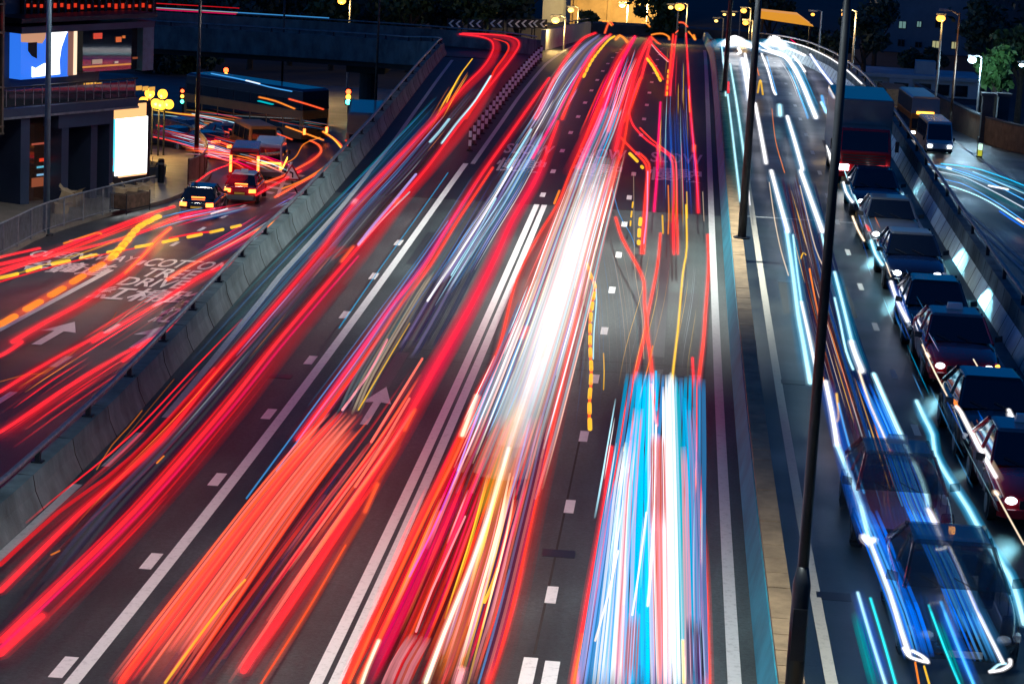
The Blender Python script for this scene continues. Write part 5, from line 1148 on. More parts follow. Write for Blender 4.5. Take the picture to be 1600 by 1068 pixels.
trail('dense crimson trails converging at the top of the third lane', [('s', [(890, 270), (925, 195), (948, 140), (968, 92), (990, 58)], .6, 'red', 1.4), ('c', [(905, 262), (935, 190), (955, 138), (972, 95), (992, 58)], .3, 'mag', .9), ('s', [(958, 262), (972, 190), (984, 140), (998, 92), (1015, 58)], .55, 'red', 1.4), ('c', [(962, 235), (975, 180), (990, 125), (1002, 88), (1016, 58)], .22, 'red', 1.0), ('c', [(1002, 122), (1010, 90), (1018, 62)], .25, 'red', .95), ('b', [(925, 262), (950, 190), (972, 130), (992, 85)], 1.8, 'red', 1, dict(n=26, pal=['red', 'tail', 'mag', 'pink'], len=(.3, .8), sw=(.04, .1))), ('c', [(950, 205), (960, 165), (970, 122)], .2, 'tail', .9), ('c', [(975, 190), (990, 155), (1002, 122)], .2, 'tail', .9)], group='third lane trails')
trail('turquoise and lilac smear between the converging crimson trails, top of the third lane', [('f', [(905, 300), (928, 240), (945, 200), (958, 165)], .9, 'cyan', .75, dict(n=13, pal=['cyan', 'cyw', 'pink', 'lav', 'teal'], a=.25)), ('b', [(910, 290), (935, 235), (955, 185), (975, 120), (990, 75)], .9, 'cyan', .9, dict(n=26, pal=['cyan', 'cyw', 'pink', 'sky', 'lav'], len=(.15, .5)))], group='third lane trails')
trail('pinkish red side trails flanking the white band, third lane', [('s', [(790, 560), (815, 480), (845, 400), (880, 320), (905, 262)], .5, 'salm', .9), ('s', [(905, 455), (925, 370), (945, 305), (962, 255)], .5, 'salm', 1.0), ('c', [(940, 345), (950, 310), (962, 268)], .2, 'tail', .9), ('t', [(866, 318), (874, 298)], .08, 'ora', 1), ('b', [(800, 560), (825, 470), (860, 385), (895, 300)], .5, 'red', .9, dict(n=14, pal=['red', 'salm', 'pink']))], group='third lane trails')

# --- indicator and lane changing trails in the fourth lane
trail('beaded yellow and orange flashing trail hanging below the white band', [('d', [(917, 412), (922, 428), (930, 447), (927, 467), (923, 495), (922, 534), (924, 584), (921, 624), (922, 674)], .1, 'yel', 1.05, dict(pitch=1.5, on=.55)), ('t', [(915, 370), (916, 410), (922, 428), (930, 450), (926, 470), (922, 495), (922, 540), (924, 590), (921, 630), (921, 668)], .07, 'orr', 1.0), ('t', [(930, 440), (932, 470), (928, 520), (927, 560)], .035, 'cyw', .9)], group='fourth lane trails')
trail('orange red trail bending in an S across the dashed line of the fourth lane', [('c', [(962, 340), (972, 372), (995, 414), (1006, 440), (1007, 472), (1010, 505), (1013, 534), (1017, 564), (1021, 609), (1026, 664)], .15, 'tail', 1.0)], group='fourth lane trails')
trail('orange red trail crossing under the S shaped one, down the fourth lane', [('c', [(1032, 365), (1027, 417), (1012, 492), (1005, 534), (985, 614), (970, 674), (960, 754), (945, 850), (915, 985), (900, 1066)], .14, 'tail', 1.0), ('c', [(955, 699), (943, 801), (920, 930), (897, 1066)], .16, 'red', 1.0), ('c', [(914, 992), (905, 1030), (898, 1066)], .12, 'ora', 1.0)], group='fourth lane trails')
trail('orange red trail close to the right edge line of the fourth lane', [('c', [(1106, 367), (1107, 417), (1102, 492), (1099, 534), (1090, 609), (1086, 690), (1090, 760), (1100, 876), (1104, 976), (1106, 1066)], .15, 'tail', 1.0), ('c', [(1082, 559), (1086, 640), (1092, 740), (1098, 801)], .1, 'red', 1.0), ('c', [(1087, 722), (1092, 801), (1097, 880)], .1, 'ora', 1.0), ('c', [(1099, 940), (1102, 1000), (1104, 1066)], .12, 'orr', 1.0)], group='fourth lane trails')
trail('wavering yellow trail down the middle of the fourth lane', [('c', [(1072, 320), (1073, 387), (1067, 427), (1060, 507), (1057, 534), (1050, 596), (1042, 694)], .09, 'yel', .95, dict(hot=0)), ('t', [(1073, 300), (1074, 340)], .05, 'yel', .7)], group='fourth lane trails')
trail('double red trail swerving right over the dashed line near the slow markings', [('c', [(982, 175), (990, 197), (1012, 220), (1040, 239), (1050, 252), (1053, 290), (1052, 345), (1053, 397)], .13, 'red', 1.0), ('c', [(1000, 200), (1018, 218), (1046, 240), (1056, 256), (1058, 330), (1059, 397)], .1, 'tail', 1.0), ('s', [(1052, 330), (1054, 365), (1056, 397)], .35, 'red', .8)], group='fourth lane trails')
trail('red trail with three yellow beads dropping beside the dashed line', [('c', [(970, 215), (988, 234), (1006, 252), (1011, 268), (1008, 310), (1004, 360), (1002, 396)], .14, 'tail', 1.0), ('c', [(1000, 240), (1014, 256), (1013, 290), (1010, 340), (1006, 396)], .13, 'tail', 1.0), ('d', [(984, 240), (994, 250), (1004, 262)], .12, 'yel', 1.0, dict(pitch=3.4, on=.6)), ('d', [(1001, 342), (999, 360), (998, 380)], .13, 'yel', 1.2, dict(pitch=2.2, on=.5)), ('t', [(1012, 268), (1011, 330), (1006, 380)], .05, 'lav', 1.0)], group='fourth lane trails')
trail('straight magenta red trail with a square patch, left of the navy smear', [('c', [(1032, 160), (1029, 215), (1027, 267), (1022, 330)], .15, 'mag', 1.0), ('s', [(1031, 262), (1031, 246)], .45, 'red', 1.6), ('c', [(1029, 235), (1029, 228)], .2, 'orr', 1)], group='fourth lane trails')
trail('long red trail down the right side of the navy smear', [('c', [(1072, 52), (1076, 125), (1081, 200), (1088, 265), (1091, 332)], .16, 'red', 1.0), ('c', [(1084, 236), (1085, 228)], .2, 'orr', 1), ('c', [(1076, 140), (1078, 175)], .1, 'ora', 1)], group='fourth lane trails')
trail('pair of thick vertical red trails ending square high in the fourth lane', [('c', [(1052, 54), (1047, 105), (1043, 130), (1041, 149)], .22, 'tail', 1.0), ('c', [(1056, 56), (1051, 105), (1048, 130), (1047, 149)], .18, 'red', 1.0), ('d', [(1044, 110), (1042, 148)], .1, 'yel', .8, dict(pitch=3, on=.4))], group='fourth lane trails')
trail('thin red lane change trail with yellow dashes near the crest', [('c', [(1012, 86), (1024, 104), (1036, 124)], .15, 'tail', .9), ('d', [(1011, 92), (1020, 104), (1032, 126)], .14, 'yel', 1.1, dict(pitch=3.0, on=.65)), ('c', [(1017, 66), (1030, 80), (1042, 92), (1048, 98)], .13, 'red', .9), ('c', [(1018, 70), (1030, 84), (1044, 97)], .08, 'pink', .9)], group='fourth lane trails')
trail('small orange arches of light at the crest of the fourth lane', [('c', [(1017, 55), (1026, 53), (1036, 53), (1044, 57), (1046, 62)], .2, 'ora', 1), ('c', [(1076, 50), (1083, 58), (1086, 62), (1084, 55)], .2, 'ora', 1), ('c', [(1055, 52), (1060, 48)], .2, 'orr', 1), ('c', [(1018, 58), (1026, 66), (1031, 69)], .2, 'orr', .9)], group='fourth lane trails')
for nm, (px, py), cl in (('small orange comma of light above the crest, left', (948, 36), 'ora'), ('small orange comma of light above the crest, middle', (1008, 38), 'ora'), ('small orange red comma of light above the crest, right', (1067, 38), 'orr')):
    Pq = atY(px, py, 172); trail(nm, [('c', [(Pq[0] - .28, 172, Pq[2] + .1), (Pq[0] + .05, 172.2, Pq[2] + .08), (Pq[0] + .32, 172.6, Pq[2] - .2)], .2, cl, 1.1)], group='fourth lane trails')
trail('navy blue smear filling the fourth lane around the slow markings', [('f', [(1062, 335), (1060, 270), (1058, 215), (1056, 170)], 1.4, 'navy', .9, dict(n=28, pal=['navy', 'navy', 'navy', 'blue'], a=.15, var=(.2, .6), fade=.4)), ('f', [(1058, 352), (1058, 290), (1057, 235)], .42, 'yel', .42, dict(n=8, pal=['yel', 'olive', 'ora'], a=.3)), ('b', [(1065, 400), (1062, 300), (1060, 220), (1060, 140), (1062, 80)], 1.5, 'yel', .8, dict(n=30, pal=['yel', 'ora', 'blue', 'navy', 'cyw', 'red', 'sky'], len=(.08, .4)))], group='fourth lane trails')
trail('pale hairlines fanning across the grey asphalt right of the white band', [('b', [(950, 660), (955, 560), (950, 470), (940, 400), (930, 350)], 1.6, 'sky', .35, dict(n=30, pal=['sky', 'grey', 'teal', 'beige'], len=(.3, .8), sw=(.008, .02))), ('t', [(957, 296), (968, 335), (985, 365), (992, 385)], .025, 'sky', .8), ('t', [(990, 270), (991, 380), (993, 430), (1003, 490), (1006, 560)], .02, 'beige', .6), ('t', [(943, 608), (944, 580), (943, 552)], .03, 'yel', .7), ('b', [(1010, 640), (1020, 560), (1040, 470), (1050, 400)], 1.8, 'olive', .8, dict(n=18, pal=['olive', 'grey', 'yel'], sw=(.008, .02)))], group='fourth lane trails', h=.4)
trail('short yellow flecks scattered by the dark asphalt joint', [('d', [(989, 316), (986, 340), (985, 352)], .06, 'yel', .9, dict(pitch=2, on=.55)), ('t', [(1035, 337), (1036, 364)], .06, 'yel', .8), ('t', [(1044, 290), (1045, 330), (1044, 365)], .05, 'ora', .8), ('t', [(1098, 300), (1100, 345)], .03, 'beige', .6)], group='fourth lane trails')

# --- the cyan and white block at the bottom of the fourth lane
def col_x(t, xs0, xs1): return xs0 + (xs1 - xs0) * t
BLK = [  # x at y=801, x at y=1066, top y, width px at 1066, colour, strength
    (950, 908, 770, 10, 'lav', .8), (958, 922, 752, 13, 'sky', 1.1), (962, 934, 700, 12, 'white', .9), (968, 944, 660, 12, 'sky', 1.3), (974, 957, 690, 20, 'white', 1.0), (984, 973, 640, 18, 'pink', .9), (990, 985, 590, 18, 'cyan', 1.25), (1000, 999, 585, 24, 'cyan', 1.25),
    (1009, 1012, 585, 16, 'cyan', 1.3), (1017, 1023, 590, 9, 'white', .95), (1024, 1030, 680, 18, 'salm', 1.0), (1034, 1039, 680, 14, 'pink', 1.0), (1043, 1047, 590, 14, 'white', 1.1), (1051, 1055, 585, 12, 'white', 1.3), (1057, 1062, 585, 12, 'cyw', .8), (1064, 1070, 600, 10, 'teal', 1.6), (1071, 1076, 700, 9, 'pink', .95), (1079, 1085, 600, 14, 'cyan', .9), (1087, 1094, 640, 12, 'lav', .5)]
its = [('f', [(1003, 1080), (1012, 950), (1021, 820), (1032, 700), (1040, 586)], 1.72, 'cyan', 1.7, dict(n=18, pal=['cyan', 'cyan', 'cyan', 'sky'], a=.75, var=(.5, .85), h=1.1, fade=.03, jag=.02))]
for i, (xa, xb, ty, wpx, cl, I) in enumerate(BLK):
    def X(y): return xa + (xb - xa) * (y - 801) / 265
    tt = 585 if ty < 600 else ty
    pth = [(X(1080), 1080), (X(950), 950), (X(820), 820), (X((820 + tt) / 2), (820 + tt) / 2), (X(tt), tt)]
    pth = [(x, y) if y > 760 else (x + (1045 - x) * .18 * (760 - y) / 175, y) for x, y in pth]
    its.append(('f', pth, wpx / 100.0 * 1.25, cl, I * 1.6, dict(n=3, a=.4, var=(.6, .85), jag=.04)))
trail('wide block of cyan, white and pink light filling the bottom of the fourth lane', its + [('s', [(1050, 1070), (1052, 900), (1052, 750), (1050, 640), (1050, 588)], .22, 'white', 1.3), ('b', [(1000, 1075), (1010, 900), (1022, 760), (1035, 600)], 1.8, 'white', 1.0, dict(n=34, pal=['white', 'cyw', 'cyan', 'pink', 'lav'], len=(.15, .5), sw=(.01, .035)))], group='fourth lane trails', h=1.2)
trail('pink oblong patches laid over the cyan block', [('f', [(1028, 828), (1028, 750), (1027, 680)], .25, 'salm', 1.5, dict(n=8, pal=['salm', 'pink'], a=.8)), ('f', [(985, 1066), (988, 1010), (991, 958)], .18, 'pink', 1.3, dict(n=5, a=.6)), ('c', [(1025, 664), (1024, 720), (1022, 800), (1016, 900), (1012, 946)], .05, 'white', 1.3), ('c', [(1018, 600), (1023, 650), (1026, 664)], .06, 'pink', 1.0), ('t', [(1025, 580), (1026, 640)], .05, 'cyan', 1.2), ('t', [(1010, 800), (1000, 880), (988, 960)], .03, 'white', 1.2), ('t', [(966, 860), (950, 930), (930, 1000)], .03, 'cream', 1.1), ('c', [(1067, 1000), (1068, 1066)], .06, 'yel', 1.0)], group='fourth lane trails', h=1.35)
trail('dark violet panel at the bottom right of the cyan block', [('f', [(1088, 1080), (1086, 1020), (1084, 962)], .22, 'violet', .35, dict(n=5, pal=['navy', 'violet', 'lav'], a=.7)), ('b', [(1090, 1080), (1088, 1020), (1086, 962)], .3, 'cyw', .7, dict(n=7, pal=['cyw', 'lav', 'cream']))], group='fourth lane trails', h=1.36)
trail('thin yellow trail slanting into the cyan block from the dashed line', [('t', [(1020, 540), (1012, 575), (1000, 620), (988, 670), (978, 696)], .03, 'ora', .9), ('c', [(975, 704), (979, 692)], .08, 'yel', 1), ('f', [(972, 758), (975, 712)], .1, 'maroon', .8, dict(n=3, a=.6)), ('t', [(985, 704), (983, 760), (978, 800)], .04, 'pink', 1.0)], group='fourth lane trails')

# --- oncoming carriageway: white, cyan and blue
RG = 'oncoming headlight trails'
trail('thin white trail next to the median wall on the oncoming side', [('c', [(1127, 68), (1132, 110), (1134, 150)], .12, 'cyw', 1.1), ('c', [(1137, 148), (1144, 205), (1151, 265), (1157, 315)], .12, 'cyw', 1.1), ('t', [(1138, 128), (1138, 145)], .15, 'red', 1), ('s', [(1130, 120), (1142, 220), (1156, 320)], .5, 'teal', .5)], group=RG)
trail('second white trail from the median wall, running down to the stop line', [('c', [(1141, 100), (1150, 155), (1158, 210), (1166, 265)], .13, 'cyw', 1.2), ('s', [(1141, 100), (1152, 165), (1168, 275)], .6, 'teal', .6), ('t', [(1168, 280), (1172, 320)], .05, 'white', .9)], group=RG)
trail('thick white trail tapering from the left dazzling headlight', [('c', [(1160, 92), (1165, 120), (1171, 156)], .3, 'white', 1.4), ('c', [(1164, 84), (1171, 118), (1174, 150)], .2, 'white', 1.4), ('s', [(1160, 90), (1172, 158)], .7, 'sky', .7)], group=RG)
trail('thick white trail left of the second dark lamp column', [('c', [(1180, 162), (1188, 205), (1197, 255)], .2, 'white', 1.4), ('c', [(1205, 267), (1217, 312), (1231, 362)], .19, 'white', 1.5), ('c', [(1229, 362), (1238, 420), (1247, 490), (1255, 534), (1266, 598)], .17, 'cyw', 1.3), ('s', [(1205, 267), (1231, 362), (1245, 470), (1266, 600)], .5, 'cyan', .7)], group=RG)
trail('thick white trail between the two dark lamp columns', [('c', [(1230, 182), (1242, 222), (1254, 265)], .2, 'white', 1.5), ('c', [(1251, 267), (1267, 312), (1285, 362)], .21, 'white', 1.5), ('c', [(1284, 366), (1290, 395), (1293, 412)], .1, 'cyw', 1.1), ('s', [(1230, 182), (1267, 312), (1287, 370)], .5, 'cyan', .7)], group=RG)
trail('slender cyan trail with a white tip in the middle of the oncoming carriageway', [('c', [(1239, 367), (1245, 420), (1252, 472)], .09, 'cyw', 1.2), ('c', [(1252, 472), (1260, 508), (1268, 545), (1278, 590)], .12, 'white', 1.3), ('s', [(1239, 367), (1252, 472), (1278, 592)], .35, 'cyan', .7)], group=RG)
trail('long white trail ending at the left headlight of the lone middle lane red taxi', [('c', [(1290, 596), (1300, 645), (1308, 695)], .14, 'white', 1.5), ('c', [(1308, 695), (1330, 750), (1345, 790), (1358, 844)], .13, 'cyw', 1.4), ('s', [(1290, 596), (1325, 735), (1358, 846)], .4, 'blue', 1.2), ('c', [(1310, 630), (1325, 690), (1350, 770)], .06, 'sky', 1.0), ('c', [(1350, 838), (1358, 848), (1365, 843)], .16, 'white', 1.6)], group=RG)
trail('royal blue band with white edge curving to the left headlamp ring at the bottom right', [('c', [(1360, 848), (1390, 926), (1408, 985), (1420, 1021)], .1, 'white', 1.5), ('f', [(1352, 800), (1385, 880), (1415, 955), (1436, 1025)], .42, 'blue', 1.7, dict(n=16, pal=['blue', 'blue', 'sky'], a=.3)), ('c', [(1412, 1012), (1420, 1024), (1430, 1029), (1450, 1034), (1440, 1024), (1425, 1016)], .07, 'white', 1.4), ('s', [(1335, 760), (1385, 900), (1420, 1021)], .3, 'sky', .9)], group=RG)
trail('royal blue band with white core running to the right headlamp ring at the bottom right', [('c', [(1365, 584), (1400, 664), (1440, 750), (1450, 790)], .13, 'cyw', 1.4), ('c', [(1450, 795), (1463, 822), (1473, 850)], .13, 'white', 1.5), ('f', [(1355, 598), (1395, 690), (1432, 790), (1475, 880), (1540, 1030)], .48, 'blue', 1.5, dict(n=18, pal=['blue', 'blue', 'sky'], a=.25)), ('c', [(1482, 851), (1505, 902), (1525, 951), (1567, 1035)], .07, 'white', 1.4), ('c', [(1546, 1049), (1565, 1046), (1578, 1038), (1578, 1030)], .07, 'white', 1.5), ('c', [(1548, 1048), (1560, 1038), (1572, 1036)], .05, 'cyw', 1.2), ('c', [(1462, 858), (1475, 857), (1480, 848)], .09, 'white', 1.4), ('s', [(1478, 850), (1520, 945), (1565, 1035)], .35, 'sky', .8)], group=RG)
trail('short thick white trail above the wide blue bands beside the near column', [('c', [(1330, 534), (1337, 555), (1347, 580)], .17, 'white', 1.5), ('c', [(1304, 425), (1318, 480), (1331, 534)], .12, 'cyw', 1.3), ('c', [(1304, 465), (1312, 500), (1322, 548), (1333, 577)], .08, 'cyw', 1.2), ('s', [(1304, 425), (1330, 534), (1347, 580)], .45, 'cyan', .8)], group=RG)
trail('beige trail dropping to a small red tip over the roof of the red taxi', [('c', [(1342, 579), (1360, 634), (1378, 674), (1390, 704)], .08, 'cream', .95, dict(hot=0)), ('c', [(1390, 702), (1394, 707)], .1, 'tail', 1), ('t', [(1365, 650), (1385, 720), (1410, 790)], .025, 'sky', .8), ('t', [(1357, 672), (1367, 705)], .02, 'sky', .8)], group=RG)
trail('wiggling cyan trail with twin white cores in the gap left of the waiting taxis', [('c', [(1432, 626), (1445, 654), (1457, 679), (1461, 709), (1480, 744), (1512, 793), (1542, 848), (1575, 896), (1590, 935), (1600, 975)], .12, 'cyw', 1.15), ('s', [(1432, 626), (1445, 654), (1457, 679), (1461, 709), (1480, 744), (1512, 793), (1542, 848), (1575, 896), (1590, 935), (1600, 975)], .3, 'cyan', 1.5)], group=RG)
trail('fan of teal and blue trails at the foot of the near lamp column', [('c', [(1340, 925), (1362, 1000), (1384, 1070)], .07, 'cyw', 1.0), ('s', [(1340, 925), (1362, 1000), (1384, 1070)], .25, 'blue', 1.3), ('c', [(1360, 934), (1380, 1000), (1400, 1070)], .06, 'teal', 3.0), ('f', [(1337, 957), (1352, 1015), (1368, 1075)], .16, 'teal', 1.5, dict(n=6, a=.4))], group=RG)
trail('pair of blue trails over the bonnet of the dark car at the bottom right', [('c', [(1470, 940), (1495, 1005), (1522, 1070)], .07, 'sky', 1.6), ('s', [(1470, 940), (1495, 1005), (1522, 1070)], .25, 'blue', 1.4), ('c', [(1451, 945), (1475, 1010), (1500, 1070)], .05, 'teal', 3.0), ('f', [(1468, 972), (1485, 1020), (1503, 1070)], .1, 'teal', 1.4, dict(n=4, a=.4)), ('t', [(1430, 1034), (1436, 1068)], .03, 'ora', 1), ('t', [(1444, 1040), (1452, 1068)], .03, 'yel', 1)], group=RG)
trail('navy body smear with amber flecks between the white trails of the oncoming side', [('f', [(1245, 270), (1262, 350), (1282, 440), (1310, 540), (1340, 640), (1370, 740)], 1.2, 'navy', .45, dict(n=14, pal=['navy', 'navy', 'maroon', 'blue', 'purp'], a=.4)), ('b', [(1222, 280), (1240, 350), (1262, 440), (1290, 540), (1330, 680), (1360, 790)], 1.3, 'ora', .8, dict(n=26, pal=['ora', 'yel', 'cream', 'sky', 'blue', 'grey'], len=(.05, .35), sw=(.01, .03))), ('c', [(1307, 615), (1310, 650), (1308, 658)], .08, 'yel', .9), ('t', [(1265, 420), (1272, 460), (1280, 500), (1283, 534)], .05, 'ora', 1), ('t', [(1251, 404), (1255, 395), (1259, 398)], .04, 'yel', 1)], group=RG, h=.5)
trail('tan hairlines at the left edge of the oncoming lane', [('t', [(1202, 285), (1210, 340), (1220, 390), (1232, 430)], .035, 'cream', .7), ('t', [(1250, 290), (1262, 340), (1275, 390), (1291, 426)], .035, 'cream', .7), ('t', [(1206, 170), (1212, 220), (1226, 270)], .03, 'ora', .8), ('t', [(1176, 125), (1179, 85), (1182, 102), (1186, 118)], .06, 'ora', .8), ('t', [(1184, 145), (1188, 125), (1192, 148)], .1, 'yel', .8)], group=RG)
trail('dazzling white headlight flare just right of the median at the crest', [('c', [(1134, 70), (1140, 62), (1148, 58), (1157, 62), (1166, 70), (1182, 76)], .5, 'white', 2.5), ('c', [(1140, 66), (1150, 66), (1158, 68)], .7, 'white', 2.5), ('s', [(1128, 74), (1150, 64), (1187, 79)], 2.4, 'cyan', 1.4), ('s', [(1136, 72), (1150, 64), (1168, 72)], 1.5, 'white', 4), ('c', [(1154, 76), (1157, 82), (1153, 84)], .2, 'white', 2)], group=RG, h=1.0)
trail('second dazzling white headlight flare farther right at the crest', [('c', [(1202, 66), (1207, 58), (1215, 60), (1221, 68), (1222, 76)], .4, 'white', 2.3), ('c', [(1204, 68), (1212, 68), (1220, 72)], .6, 'white', 2.3), ('s', [(1196, 72), (1212, 64), (1228, 80)], 2.0, 'cyan', 1.2), ('s', [(1200, 72), (1212, 64), (1222, 74)], 1.2, 'white', 4)], group=RG, h=1.0)
trail('thick white trail sweeping down from the second dazzling flare', [('c', [(1188, 68), (1203, 78), (1225, 86), (1240, 104), (1252, 128), (1262, 152), (1275, 184)], .26, 'white', 1.7), ('c', [(1190, 78), (1210, 84), (1228, 92), (1244, 115), (1258, 142), (1266, 165)], .16, 'white', 1.5), ('c', [(1240, 88), (1250, 100), (1258, 112)], .15, 'white', 1.4), ('s', [(1203, 78), (1228, 90), (1250, 125), (1275, 184)], .8, 'cyan', .8), ('b', [(1225, 86), (1245, 115), (1262, 155), (1275, 186)], .8, 'cyw', 1.2, dict(n=16, pal=['white', 'cyw', 'cyan']))], group=RG)
trail('narrow white trail left of the sweeping one, broken by blue', [('c', [(1190, 84), (1200, 110), (1208, 140), (1212, 148)], .14, 'white', 1.3), ('c', [(1198, 88), (1206, 118), (1214, 148)], .06, 'sky', 1.2), ('c', [(1218, 165), (1219, 180)], .3, 'cyw', 1.2), ('t', [(1246, 140), (1262, 185)], .06, 'sky', 1)], group=RG)
trail('slanting white trail inside the bend of the right parapet', [('c', [(1266, 85), (1280, 106), (1300, 132)], .15, 'white', 1.4), ('s', [(1266, 85), (1300, 132)], .35, 'blue', 1.2), ('t', [(1236, 62), (1252, 75)], .1, 'mag', .9)], group=RG)
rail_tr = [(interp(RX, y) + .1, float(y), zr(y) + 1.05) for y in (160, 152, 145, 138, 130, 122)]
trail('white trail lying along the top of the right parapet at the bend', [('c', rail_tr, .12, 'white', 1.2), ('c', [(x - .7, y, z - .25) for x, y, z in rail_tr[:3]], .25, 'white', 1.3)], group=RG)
trail('white streak pair falling from the headlights of the red lorry', [('c', [(1293, 228), (1298, 248), (1304, 266)], .16, 'white', 1.5), ('c', [(1344, 232), (1352, 250), (1360, 266)], .14, 'white', 1.5), ('c', [(1284, 150), (1290, 175)], .2, 'sky', 1.2), ('c', [(1283, 160), (1294, 180)], .15, 'cyw', 1.2)], group=RG, h=.8)
trail('crooked white streak at the headlight of the silver saloon', [('c', [(1318, 285), (1322, 300), (1332, 316)], .12, 'white', 1.5), ('t', [(1320, 268), (1330, 295), (1340, 318)], .04, 'cyw', 1.2), ('s', [(1318, 285), (1332, 316)], .35, 'cyan', 1.0)], group=RG)
trail('white streak down the flank of the silver saloon to a soft knob', [('c', [(1332, 338), (1340, 358), (1350, 376)], .09, 'cream', 1.3), ('t', [(1326, 280), (1338, 312), (1352, 350)], .03, 'cyw', 1.1), ('c', [(1354, 352), (1358, 360)], .12, 'tail', 1)], group=RG)
trail('bright cyan white streak at the headlight of the navy saloon', [('c', [(1361, 376), (1368, 397), (1379, 414)], .12, 'cyw', 1.5), ('s', [(1361, 376), (1379, 414)], .35, 'cyan', 1.2), ('t', [(1384, 410), (1392, 432)], .03, 'cream', 1)], group=RG)
trail('pair of thick white streaks across the black saloon and first red taxi roof', [('c', [(1392, 440), (1402, 470), (1418, 502)], .12, 'white', 1.6), ('c', [(1459, 444), (1470, 470), (1489, 503)], .11, 'white', 1.6), ('s', [(1392, 440), (1418, 502)], .3, 'blue', 1.2), ('s', [(1459, 444), (1489, 503)], .28, 'blue', 1.2), ('t', [(1453, 450), (1465, 478), (1482, 510)], .025, 'cream', 1)], group=RG, h=.9)
trail('pair of thin beige streaks across the bonnet of the second black saloon', [('t', [(1441, 538), (1460, 580), (1480, 618)], .035, 'cream', 1.2), ('t', [(1521, 561), (1540, 594), (1559, 626)], .03, 'cream', 1.1), ('c', [(1448, 552), (1451, 557)], .1, 'cream', 1.3), ('f', [(1490, 575), (1510, 612), (1540, 665)], .07, 'blue', .9, dict(n=4, a=.2))], group=RG, h=.85)
trail('pair of thick white streaks lying over the lowest red taxi', [('c', [(1494, 635), (1502, 645), (1525, 690), (1556, 745)], .1, 'white', 1.6), ('c', [(1576, 640), (1585, 658), (1602, 690)], .1, 'white', 1.6), ('t', [(1490, 625), (1497, 637)], .08, 'ora', 1.2), ('f', [(1515, 660), (1540, 705), (1566, 750)], .08, 'beige', .6, dict(n=4, a=.2))], group=RG, h=.95)
trail('thin beige streak trailing below the lowest red taxi', [('t', [(1556, 770), (1575, 805), (1600, 850)], .03, 'cream', 1.1), ('c', [(1555, 768), (1558, 772)], .12, 'cream', 1.4)], group=RG)
trail('blue hairlines along the flanks of the queueing cars', [('b', [(1340, 330), (1375, 430), (1420, 540), (1475, 660), (1540, 790)], .5, 'sky', .9, dict(n=30, pal=['sky', 'cyw', 'cyan', 'blue'], len=(.04, .14), sw=(.01, .025))), ('b', [(1355, 320), (1400, 420), (1440, 500), (1500, 610), (1560, 720)], .3, 'cyw', .9, dict(n=18, pal=['sky', 'cyw', 'cream', 'ora'], len=(.03, .1), sw=(.01, .02)))], group=RG, h=.9)

# --- left street
LS = 'left street trails'
trail('uppermost red trail tight against the footway guardrail', [('c', [(0, 402), (30, 395), (62, 388)], .14, 'red', 1.0)], zl, LS)
trail('long red trail with an orange core along the guardrail to the dark saloon', [('c', [(0, 413), (75, 395), (150, 366), (235, 334), (272, 323)], .2, 'red', 1.0), ('s', [(0, 416), (75, 399), (150, 371), (235, 338)], .6, 'red', .8), ('t', [(100, 380), (150, 364), (158, 366)], .07, 'ora', 1.0), ('t', [(110, 376), (140, 372)], .1, 'mag', .9)], zl, LS)
trail('dark red trail just below the orange cored one, left street', [('c', [(0, 427), (75, 402), (200, 370), (295, 335)], .17, 'red', .95), ('c', [(0, 421), (100, 392), (200, 352), (240, 337)], .13, 'red', .9), ('t', [(0, 436), (75, 412), (150, 388), (205, 365)], .035, 'yel', .5), ('b', [(0, 430), (100, 398), (200, 362), (280, 330)], .9, 'red', .8, dict(n=16, pal=['red', 'maroon', 'tail', 'olive']))], zl, LS)
trail('fat orange and yellow striped trail slanting across the left street', [('s', [(0, 507), (100, 449), (175, 402), (215, 357), (250, 337)], .4, 'orr', 1.6), ('d', [(0, 507), (50, 478), (100, 449), (140, 424), (175, 402), (200, 374)], .22, 'ora', 1.0, dict(pitch=2.6, on=.55)), ('d', [(175, 402), (200, 374), (215, 356), (232, 346), (250, 337)], .26, 'yel', 1.05, dict(pitch=1.3, on=.6))], zl, LS)
trail('bright red trail with an orange core bending down through the road lettering', [('c', [(20, 534), (70, 504), (125, 475), (165, 448), (195, 427), (225, 398), (245, 375), (266, 356)], .2, 'red', 1.05), ('s', [(0, 546), (125, 477), (195, 429), (266, 358)], .6, 'red', .7), ('c', [(195, 427), (225, 398), (245, 375), (266, 357)], .1, 'ora', 1.1)], zl, LS)
trail('red trail over the lower lettering toward the barrier', [('c', [(145, 534), (190, 508), (245, 475), (300, 440), (325, 426), (372, 408)], .16, 'red', 1.0), ('s', [(250, 470), (300, 440), (340, 420), (378, 404)], .5, 'red', 1.1), ('t', [(240, 478), (252, 472)], .1, 'pink', 1.0), ('b', [(120, 555), (200, 505), (280, 455)], .8, 'maroon', 1.2, dict(n=12, pal=['maroon', 'red']))], zl, LS)
trail('orange red trail rising to the barrier from the word DRIVE', [('c', [(262, 437), (285, 422), (312, 407), (355, 384), (400, 362), (425, 350), (445, 339)], .18, 'orr', 1.05), ('s', [(262, 440), (350, 390), (445, 342)], .55, 'red', .6), ('c', [(400, 361), (425, 349), (445, 338)], .12, 'yel', 1.0), ('b', [(300, 412), (370, 374), (440, 330)], 1.0, 'sky', .7, dict(n=18, pal=['sky', 'blue', 'mag', 'cyw']))], zl, LS)
